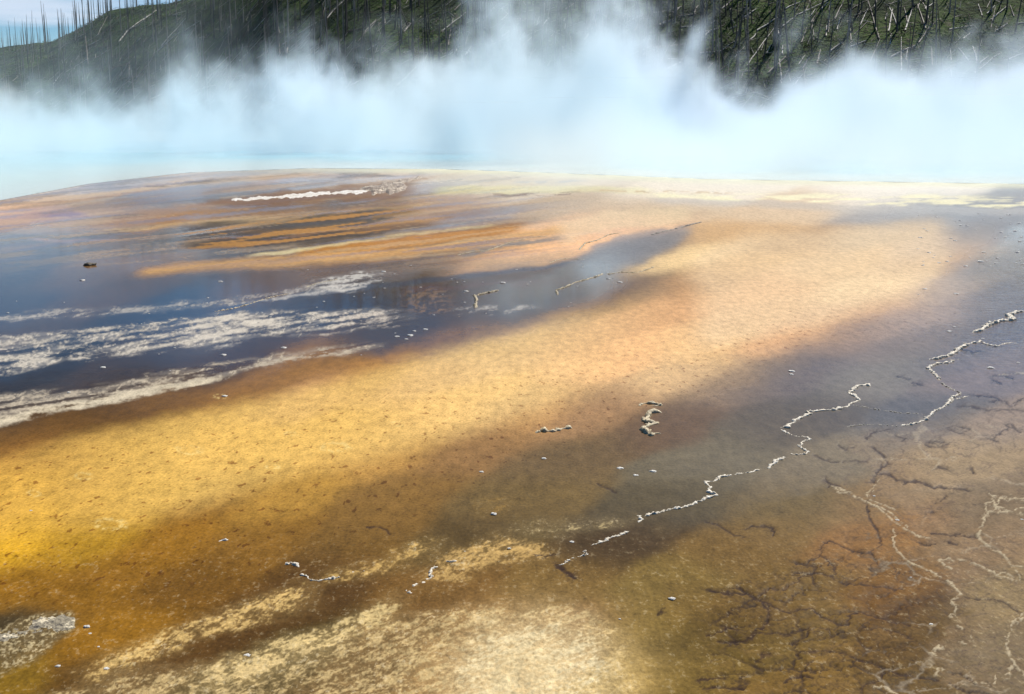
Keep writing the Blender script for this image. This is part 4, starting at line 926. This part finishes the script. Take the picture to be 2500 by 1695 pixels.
ridges = [
 (T1, [(1370, 370), (1330, 362), (1280, 368), (1250, 390), (1240, 405), (1205, 415), (1255, 430), (1270, 450), (1290, 460), (1235, 475), (1200, 500), (1140, 520), (1075, 520), (1000, 530), (955, 530), (975, 545), (930, 565), (880, 585), (855, 605), (830, 630), (780, 630)], 9.5, m_crust, 'knobbly white crust ridge curling up through the grey water to a hooked tip'),
 (T1, [(790, 640), (810, 655), (850, 675), (900, 688), (960, 690), (972, 705), (930, 720), (905, 745), (930, 765), (965, 780), (945, 798), (890, 800), (840, 795)], 6, m_crust, 'thin zigzag length of crust ridge joining the hooked ridge to the long one below'),
 (T1, [(820, 815), (770, 840), (725, 865), (715, 892)], 10, m_crust, 'short thick white crust lump at the head of the long diagonal ridge'),
 (T1, [(665, 895), (640, 900), (590, 912), (520, 925), (450, 935), (410, 945), (370, 970), (315, 975), (330, 990), (345, 1010), (335, 1035), (380, 1055), (310, 1080), (260, 1100), (220, 1120), (160, 1140), (100, 1145), (50, 1155), (0, 1172), (-60, 1190), (-130, 1185)], 8.5, m_crust, 'long white crust ridge running diagonally along the near edge of the grey water'),
 (B1, [(1962, 162), (1972, 180), (1962, 212)], 8, m_crust, 'short white crust stub dropping from the lower end of the long ridge'),
 (B1, [(1912, 262), (1880, 275), (1830, 295), (1780, 310), (1740, 330), (1690, 345), (1655, 352)], 9, m_crust, 'thick white crust length on the brown mat below the long ridge'),
 (B1, [(1640, 380), (1608, 395), (1632, 412), (1580, 425), (1530, 432), (1510, 455), (1480, 470), (1448, 470)], 7, m_crust, 'kinked white crust tail ending at the dark stain on the brown mat'),
 (B1, [(828, 447), (790, 458), (760, 455), (715, 460)], 9, m_crust, 'straight stubby white crust on the edge of the flecked golden mat'),
 (B1, [(692, 482), (662, 495), (640, 540), (650, 560), (600, 590), (560, 600), (522, 622)], 8, m_crust, 'curved white crust bending down the golden mat from the stubby piece'),
 (B1, [(490, 632), (515, 655), (545, 658)], 8, m_crust, 'little white crust crumb at the lower end of the curved crust'),
 (B0, [(2330, 512), (2250, 520), (2200, 545), (2130, 555), (2080, 562), (2010, 572), (1960, 572), (1935, 548), (1885, 535)], 6.5, m_crust, 'narrow white crust edge with a black shadow line beside the amber water'),
 (B0, [(1795, 478), (1830, 465), (1870, 475), (1885, 490)], 9, m_crust, 'white crust flake just above the left tip of the narrow crust edge'),
 (B0, [(1375, 335), (1400, 320), (1450, 312)], 9, m_stone_w, 'lone white crust flake in the amber water at the left'),
 (T2, [(1300, 668), (1330, 655), (1380, 652), (1430, 655), (1480, 640), (1530, 635), (1562, 640)], 13, m_crust_y, 'flat tan crust raft in the brown water left of the upright crust'),
 (T2, [(1950, 492), (2000, 478), (2050, 480), (2088, 490), (2040, 498)], 11, m_crust_y, 'small hooked crust cap above the upright crust raft'),
 (T2, [(2115, 538), (2060, 528), (2010, 548), (2030, 565), (1995, 590), (2070, 605), (2010, 625), (1975, 648), (2040, 680), (2095, 662)], 16, m_crust_y, 'upright ragged tan crust raft standing in the brown water'),
 (T1, [(1240, 487), (1300, 497), (1360, 510), (1420, 520), (1490, 530), (1560, 540), (1640, 540), (1710, 550)], 4, m_crust_d, 'thin dark crust line crossing the grey water between two white ridges'),
 (T1, [(1200, 628), (1270, 615), (1350, 612), (1440, 615), (1550, 625)], 4, m_crust_d, 'thin dark crust line just below the crossing one'),
 (U2, [(2340, 985), (2290, 985), (2230, 1010), (2262, 1035), (2180, 1045), (2110, 1065), (2060, 1100), (2000, 1117)], 10, m_crust, 'white crust ridge highest up the blue water at the far right'),
 (T1, [(2060, 85), (2030, 95), (1970, 105), (1915, 135), (1890, 155), (1845, 180), (1800, 190), (1725, 202)], 9, m_crust, 'white crust ridge stepping down the blue water to a thin left tip'),
 (T1, [(2060, 92), (2100, 108), (2150, 118), (2190, 105), (2240, 95), (2290, 100)], 4.5, m_crust, 'thin crust branch running right from the stepped ridge'),
 (T1, [(1885, 207), (1860, 222), (1780, 228), (1745, 240), (1722, 258), (1750, 285), (1775, 310), (1790, 330)], 7, m_crust, 'curved white crust making the left bend below the stepped ridge'),
 (T1, [(1800, 345), (1825, 365), (1880, 395), (1935, 417)], 4.5, m_crust_d, 'thin dark crust sloping down right to the corner of two ridges'),
 (T1, [(1930, 420), (1900, 428), (1870, 445), (1835, 490), (1790, 515), (1750, 530), (1730, 555), (1700, 580), (1660, 600), (1600, 612), (1550, 622)], 6.5, m_crust, 'beaded white crust ridge running down left from the corner in the blue water'),
 (T1, [(1980, 428), (1930, 445), (1880, 455), (1860, 475)], 4, m_crust, 'thin pale crust twin beside the beaded ridge'),
 (U1, [(1450, 878), (1440, 850), (1500, 830), (1560, 800), (1620, 785), (1690, 765), (1740, 745)], 6, m_crust_y, 'tan crust line rising right between grey water and yellow mat'),
 (U1, [(930, 960), (940, 905), (925, 885), (985, 870), (1080, 850)], 7, m_crust_y, 'bent tan crust at the dark reflection of trees'),
 (U1, [(1760, 750), (1850, 735), (1950, 740), (2030, 715), (2060, 700)], 5, m_crust_y, 'far tan crust line near the tip of the grey tongue'),
 (U1, [(1400, 678), (1440, 660), (1520, 648), (1620, 655)], 4, m_crust_y, 'far thin crust edge along the dark channel'),
 (U1, [(1585, 598), (1620, 555), (1700, 535), (1770, 500), (1850, 487)], 5, m_crust_y, 'far tan crust line climbing to the cream terrace'),
 (U1, [(2040, 500), (2120, 480), (2200, 462), (2280, 440), (2360, 420)], 5, m_crust_d, 'far dark crust edge at the top of the grey tongue'),
 (U1, [(820, 628), (900, 610), (1010, 598), (1090, 570), (1150, 548), (1260, 520), (1390, 508)], 4, m_crust_y, 'far crust edge along the left dark tongue'),
 (U0, [(1350, 985), (1480, 962), (1560, 940), (1650, 910), (1740, 885), (1840, 868)], 4.5, m_crust_y, 'tan crust line in the navy water at the left'),
 (U0, [(1930, 830), (2000, 805), (2130, 780)], 4, m_crust_y, 'short tan crust line right of the navy water crust'),
]
for i, (o_, p, wpx, mt, lb) in enumerate(ridges):
    o = ridge(zz(*o_, p), wpx, mt, seed=i * 3.7 + 1, hk=1.0, lump=0.6)
    tag(o, lb, 'mineral crust', 'crust ridges in the runoff water')

def stone_mesh(seed, mat, flat=0.3, name='stone'):
    bm = bmesh.new(); bmesh.ops.create_icosphere(bm, subdivisions=3, radius=1)
    for v in bm.verts:
        n1 = mnoise.noise(v.co * 1.3 + Vector((seed * 3.1, 0, 0))); n2 = mnoise.noise(v.co * 3.1 + Vector((0, seed * 1.7, 0)))
        v.co *= 1 + 0.45 * n1 + 0.22 * n2; v.co.z *= flat
    me = bpy.data.meshes.new(name); bm.to_mesh(me); bm.free()
    me.polygons.foreach_set('use_smooth', [True] * len(me.polygons)); me.materials.append(mat); return me
def stone(u, v, wpx, me_, name, label, cat='stone', group=None, asp=1.0, sink=0.25):
    x, y = gp(u, v); s = wpx * zc_of(y) / FPX * 0.5
    o = bpy.data.objects.new(name, me_); COL.objects.link(o)
    o.location = (x, y, s * 0.06); o.scale = (s, s * asp, s); o.rotation_euler = (0, 0, random.uniform(-0.6, 0.6))
    return tag(o, label, cat, group)
SW = [stone_mesh(i, m_stone_w, 0.26) for i in range(5)]
SD = stone_mesh(9, m_stone_d, 0.5)
named = [
 (T2, 1365, 826, 12, 'white pebble alone in brown water right of the tan raft'), (T2, 970, 910, 11, 'small white pebble in brown water with dark trailing mark'),
 (T2, 1845, 888, 17, 'flat white chip, upper one of the pebbles under the upright raft'), (T2, 1942, 933, 15, 'white pebble with black shadow under the upright raft'),
 (T2, 2052, 908, 17, 'pale flat pebble right of the shadowed one'), (T1, 862, 276, 16, 'white chip near the yellow mat, upper of a close pair'), (T1, 858, 296, 11, 'white chip near the yellow mat, lower of a close pair'),
 (B0, 1160, 617, 8, 'tiny white chip beside a dark dot in amber water'), (B0, 1415, 318, 0, ''), (U1, 872, 857, 12, 'round tan pebble in the violet water'), (U1, 1107, 803, 14, 'cream stone with dark underside in the channel'),
 (U0, 1410, 1258, 14, 'bright oval white chip in the dark water at the left'), (T0, 650, 252, 13, 'bright white chip on dark water above the foam line'), (T0, 434, 408, 9, 'white dot beside the pale foam line'),
 (T0, 1415, 433, 14, 'thin pale chip on the brown edge above the yellow mat'), (U0, 1790, 1213, 14, 'white chip in a sprinkle on slate water'), (U1, 520, 1135, 16, 'largest white chip in the cluster on the slate water'),
 (U1, 438, 1142, 12, 'leftmost white chip of the cluster on the slate water'), (U1, 615, 1097, 13, 'rightmost white chip of the cluster on the slate water'), (U1, 545, 1107, 9, 'small upper chip of the cluster on the slate water'),
 (U1, 497, 1158, 9, 'small lower chip of the cluster on the slate water'), (U0, 520, 787, 13, 'pale sliver on the violet water below the dark rock'), (U0, 1390, 795, 11, 'white sliver on the violet water in the left middle'),
 (U1, 352, 733, 12, 'white sliver near the foam patch in the middle'), (U1, 1770, 777, 10, 'white sliver at the edge of the yellow mat, far'), (U1, 1845, 800, 12, 'second white sliver on the yellow mat edge, lower right of the first'),
 (T2, 1048, 1175, 15, 'pale nodule on the flecked mat'), (B1, 1145, 372, 9, 'white nodule between two golden mounds'), (B1, 865, 392, 7, 'tiny white nodule above the stubby crust'),
 (B1, 2170, 690, 17, 'white chip on the brown mat in the lower right middle'), (B1, 1540, 332, 11, 'white nodule on dark mat under the long ridge'), (B1, 1842, 817, 6, 'tiny white dot on the brown mat'),
 (B0, 1560, 1050, 22, 'white lumps pair on the flecked mat bottom left'), (B0, 670, 1132, 16, 'pale lump on the golden mat edge, bottom left'), (B0, 365, 1115, 13, 'white fleck right of the grey slab'), (B0, 622, 993, 7, 'tiny white dot in amber mat'),
 (B0, 548, 865, 15, 'white lump beside the grey crust slab'), (B0, 568, 910, 9, 'small white lump below the one beside the slab'), (B0, 195, 135, 9, 'white speck in the yellow mat, far left'),
 (Zb, 1740, 852, 13, 'brilliant white chip on the brown mat, lower right'), (Zb, 1612, 555, 7, 'small sparkling white chip above the white one'), (Zb, 1527, 195, 11, 'white upright flake on the pale crust line'),
 (Zb, 1380, 42, 7, 'tiny white flake at the top of the pale crust line'), (Zb, 105, 690, 15, ''), (Zb, 1445, 1055, 9, 'tiny pale nodule near the bottom right cracks'), (Zb, 2312, 190, 7, 'white speck by the right frame edge'),
 (U2, 1700, 842, 11, 'dark tan pebble on the yellow mat edge'), (U2, 1897, 873, 12, 'tan pebble in blue water'), (U2, 2050, 670, 17, 'tan crumb cluster in blue water, far right'), (U2, 2160, 650, 9, 'small tan crumb right of the cluster'),
 (U2, 1660, 876, 6, 'tiny white chip left of the tan pebble in blue water'), (U2, 1885, 1080, 8, 'white fleck in the blue water above the stepped ridge'), (U2, 1855, 1110, 13, 'pale crumb beside the stepped ridge top'), (U2, 2065, 1155, 9, 'upper crumb at the top of the stepped ridge'),
 (T1, 2115, 255, 17, 'pale flake in the blue water right of the bend'), (T1, 2290, 222, 8, 'white dot in the blue water near the right edge'),
]
for i, (o_, x, y, wpx, lb) in enumerate(named):
    if not lb: continue
    (u, v), = zz(*o_, [(x, y)])
    stone(u, v, wpx, SW[i % 5] if 'dark' not in lb and 'tan' not in lb else SW[i % 5], 'pebble', lb, 'pebble', 'pale pebbles and chips lying in the runoff', 0.9)
# the dark stone at the left and the black twig
o = stone(220, 648, 26, SD, 'dark_stone', 'dark brown stone alone in the violet water at the left', 'stone', None, 0.9, 0.1)
o2 = ridge([(692, 652), (705, 657), (715, 654), (722, 658), (735, 657), (742, 660)], 3.5, m_stone_d, 'twig', 0.9, 44); tag(o2, 'short black twig lying on the wet mat above the navy water', 'twig')
o3 = ridge([(2200 * 1.0, 783), (2225, 784)], 5, m_stone_d, 'dark_crumb', 0.8, 45)
tag(o3, 'small blackish crumb beside the far right crust ridge', 'crumb')
COL.objects.unlink(o3); bpy.data.objects.remove(o3)

# small scattered crumbs in the blue water, far right, and tan crackle in mid channel
rc_ = random.Random(5)
for i in range(46):
    u = 2300 + rc_.uniform(-60, 200); v = 520 + rc_.uniform(0, 130) ** 1.0
    stone(u, v, rc_.uniform(5, 11), SW[i % 5], 'crumb', 'tiny tan crumb among many in the far blue water at the right', 'crumb', 'crumbs in the far right water', 0.9)
for i in range(60):
    u = rc_.uniform(0, 1450); v = np.interp(u, [0, 700, 1450], [800, 780, 680]) + rc_.gauss(0, 45)
    if v > 920: continue
    stone(u, v, rc_.uniform(3.5, 6.5), SW[i % 5], 'white_chip', 'tiny white mineral chip among many on the dark left water', 'mineral chip', 'tiny chips on the dark water', 0.8)

# ---- raised crust slab, bottom left, and the white sinter island
def slab(poly, hgt, name, mat, nu=150, nv=60, lumps=0.6, fine=1.0):
    us = [p[0] for p in poly]; vs = [p[1] for p in poly]
    u0, u1, v0, v1 = min(us), max(us), min(vs), max(vs)
    gu = np.linspace(u0 - 6, u1 + 6, nu); gv = np.linspace(v0 - 6, v1 + 6, nv)
    GU, GV = np.meshgrid(gu, gv); d = np.full(GU.shape, 1e9); ins = np.zeros(GU.shape, bool)
    for (ax, ay), (bx, by) in zip(poly, poly[1:] + poly[:1]):
        L = (bx - ax) ** 2 + (by - ay) ** 2 + 1e-9; t = np.clip(((GU - ax) * (bx - ax) + (GV - ay) * (by - ay)) / L, 0, 1)
        d = np.minimum(d, np.hypot(GU - ax - t * (bx - ax), GV - ay - t * (by - ay)))
        c_ = ((ay > GV) != (by > GV)) & (GU < (bx - ax) * (GV - ay) / (by - ay + 1e-9) + ax); ins ^= c_
    sd_ = np.where(ins, d, -d) + (fbm(GU / 14, GV / 7, 3, 401) - 0.5) * 16 * fine
    D_ = dist_of(GV); X_ = (GU - CX) / FPX * zc_of(D_)
    n1 = fbm(X_ / hgt * 0.25, D_ / hgt * 0.25, 4, 411); n2 = fbm(X_ / hgt * 1.2, D_ / hgt * 1.2, 3, 421)
    z = ss(0, 9, sd_) * hgt * (1 - lumps + lumps * (n1 * 1.3 + n2 * 0.7)) - 0.012
    return link(name, mesh_np(name, np.stack([X_.ravel(), D_.ravel(), z.ravel()], 1), grid_faces(nv, nu)[:, ::-1]), mat)
def slab_mat(name, base, pale, dk, s=1.0):
    m, nt, b = material(name); P = nt.new('ShaderNodeTexCoord').outputs['Object']
    a = nz(nt, P, 22 * s, 5, 0.7); a2 = nz(nt, P, 80 * s, 3, 0.6); a3 = nz(nt, P, 7 * s, 3, 0.5)
    c = mixc(nt, (a + (a3 - 0.5) * 0.4).ss(0.52, 0.62), base, pale); c = mixc(nt, a2.ss(0.58, 0.66), c, dk)
    c = mixc(nt, a.ss(0.42, 0.34), c, dk)
    nt.l.new(c, b.inputs['Base Color']); b.inputs['Roughness'].default_value = 0.8; bump(nt, b, a + a2 * 0.5, 1.0, 0.012 / s)
    return m
m_slab = slab_mat('grey_slab', (0.24, 0.20, 0.13), (0.62, 0.53, 0.36), (0.05, 0.04, 0.03))
m_isl = slab_mat('white_island', (0.60, 0.55, 0.47), (0.76, 0.73, 0.68), (0.30, 0.22, 0.14), 0.2)
m_isl2 = slab_mat('brown_island', (0.22, 0.16, 0.11), (0.60, 0.50, 0.36), (0.08, 0.05, 0.04), 0.2)
o = slab(vw([(-60, 1452), (0, 1428), (40, 1412), (90, 1398), (140, 1392), (172, 1398), (176, 1420), (168, 1432), (120, 1440), (60, 1450), (0, 1462), (-60, 1475)]), 0.016, 'crust_slab', m_slab)
tag(o, 'grey flat crust slab with pale grains at the bottom left corner', 'crust slab')
o = slab(vw([(490, 458), (540, 447), (640, 438), (760, 430), (860, 424), (900, 430), (850, 440), (760, 447), (660, 453), (560, 460)]), 0.02, 'sinter_island', m_isl, 240, 50, 0.5, 0.75)
tag(o, 'long white sinter island on the far terrace at the left', 'sinter island')
o = slab(vw([(800, 428), (870, 414), (950, 401), (962, 403), (920, 418), (930, 432), (900, 440), (850, 444), (830, 436)]), 0.09, 'rubble_bar', m_isl2, 200, 50, 0.85, 0.8)
tag(o, 'brown rubbly crust bar joining the right end of the white island', 'crust bar')

# ================================================================== STEAM
vol = bpy.data.volumes.new('steam'); sto = bpy.data.objects.new('steam', vol); COL.objects.link(sto)
ng = bpy.data.node_groups.new('steam_field', 'GeometryNodeTree')
ng.interface.new_socket('Geometry', in_out='OUTPUT', socket_type='NodeSocketGeometry')
g = NT(ng); go = g.new('NodeGroupOutput'); vc = g.new('GeometryNodeVolumeCube'); sm = g.new('GeometryNodeSetMaterial')
X0, X1, Y0, Y1, Z0, Z1 = -95, 95, 22, 168, 0.0, 24
vc.inputs['Min'].default_value = (X0, Y0, Z0); vc.inputs['Max'].default_value = (X1, Y1, Z1)
VX = 0.5
vc.inputs['Resolution X'].default_value = int((X1 - X0) / VX); vc.inputs['Resolution Y'].default_value = int((Y1 - Y0) / VX / 1.3); vc.inputs['Resolution Z'].default_value = int((Z1 - Z0) / VX * 1.2)
pos = g.new('GeometryNodeInputPosition').outputs[0]
sp = g.new('ShaderNodeSeparateXYZ'); g.l.new(pos, sp.inputs[0]); x, y, z = (E(g, sp.outputs[i]) for i in range(3))
az = x / y.mx(1.0)                                    # bearing over the pool, left to right
wn = nz(g, mapping(g, pos, (1, 1, 0.7)), 0.13, 4, 0.6, 0, col=True)
wadd = g.new('ShaderNodeVectorMath', operation='MULTIPLY_ADD'); g.l.new(wn, wadd.inputs[0]); wadd.inputs[1].default_value = (8, 5, 8); g.l.new(pos, wadd.inputs[2])
pw_ = wadd.outputs[0]
nA = nz(g, mapping(g, pw_, (1, 0.8, 0.75)), 0.085, 5, 0.60)        # billows
nB = nz(g, mapping(g, pw_, (1, 0.8, 0.55), (40, 3, 9)), 0.19, 7, 0.66)   # wisps
nC = nz(g, mapping(g, pos, (1, 0.6, 1), (7, 30, 2)), 0.035, 3, 0.5)
# footprint
right = az.ss(-0.12, 0.12)
near_edge = 42.0 + az.ss(0.12, -0.42) * 4.0
foot = (y - near_edge).ss(0, (1.0 - right) * 26.0 + 12.0) * y.ss(165, 140)
lift = 1.0 - (1.0 - right) * (az.gauss(-0.14, 0.11) * 0.5 + 0.15) * z.ss(1.8, 0.3) * y.ss(110, 80)     # on the left it clears the water before it whitens
top = 3.4 + az.gauss(0.30, 0.12) * 0.8 + az.gauss(0.0, 0.12) * 3.4 + az.gauss(0.50, 0.10) * 3.6 + (nA - 0.5) * 26.0 + (nB - 0.5) * 12.0 + (nC - 0.5) * 3.0
top = top * (y.ss(40, 85) * 0.7 + 0.3)
dense = (top - z).ss(-1.0, 3.0)
sig = 0.0115 + right * 0.041
nR = nz(g, mapping(g, pw_, (1, 0.8, 0.6), (11, 23, 5)), 0.26, 6, 0.68)
d1 = dense * sig * foot * lift * (nB.ss(0.28, 0.68) * 1.5 + 0.1) * (nR.ss(0.3, 0.7) * 1.1 + 0.45)
# rising wisps above
wt = 6.8 + az.gauss(0.05, 0.14) * 12.0 + az.gauss(-0.2, 0.14) * 2.5 + az.gauss(0.5, 0.1) * 4.0
wis = (nB + (nA - 0.5) * 0.9 - z / wt * 0.14).ss(0.51, 0.62) * (1.0 - (z / wt)).ss(-0.35, 0.45)
d2 = wis * (nR.ss(0.34, 0.62) * 1.2 + 0.2) * foot * 0.070 * (y - 60.0).ss(0, 20)
# thin drift lying low over the terrace in front, right side
d3 = (y - 24.0).ss(0, 22) * y.ss(80, 50) * (az.ss(-0.08, 0.10) * 0.7 + 0.3) * (2.1 + (nA - 0.5) * 5.0 - z).ss(-0.8, 2.2) * 0.034 * nB.ss(0.35, 0.65)
d4 = az.ss(-0.08, -0.28) * (15.0 + (nA - 0.5) * 14.0 - z).ss(-3, 7) * foot * 0.0022 * (nB.ss(0.3, 0.7) + 0.3)
dens = (d1 + d2 + d3 + d4).mx(0.0)
dens = (dens - 0.0010).mx(0.0)
g.sock(vc.inputs['Density'], dens)
m_st = bpy.data.materials.new('steam'); m_st.use_nodes = True; n_ = m_st.node_tree.nodes; n_.clear()
pv = n_.new('ShaderNodeVolumePrincipled'); ou = n_.new('ShaderNodeOutputMaterial'); m_st.node_tree.links.new(pv.outputs[0], ou.inputs['Volume'])
pv.inputs['Color'].default_value = (0.89, 0.965, 0.99, 1); pv.inputs['Density'].default_value = 2.2; pv.inputs['Anisotropy'].default_value = 0.12  # cyan tint puts the pool's upward blue light into the steam colour
sm.inputs['Material'].default_value = m_st
ng.links.new(vc.outputs[0], sm.inputs[0]); ng.links.new(sm.outputs[0], go.inputs[0])
vol.materials.append(m_st)
md = sto.modifiers.new('field', 'NODES'); md.node_group = ng
tag(sto, 'white steam billowing off the hot spring pool', 'steam', kind='stuff')
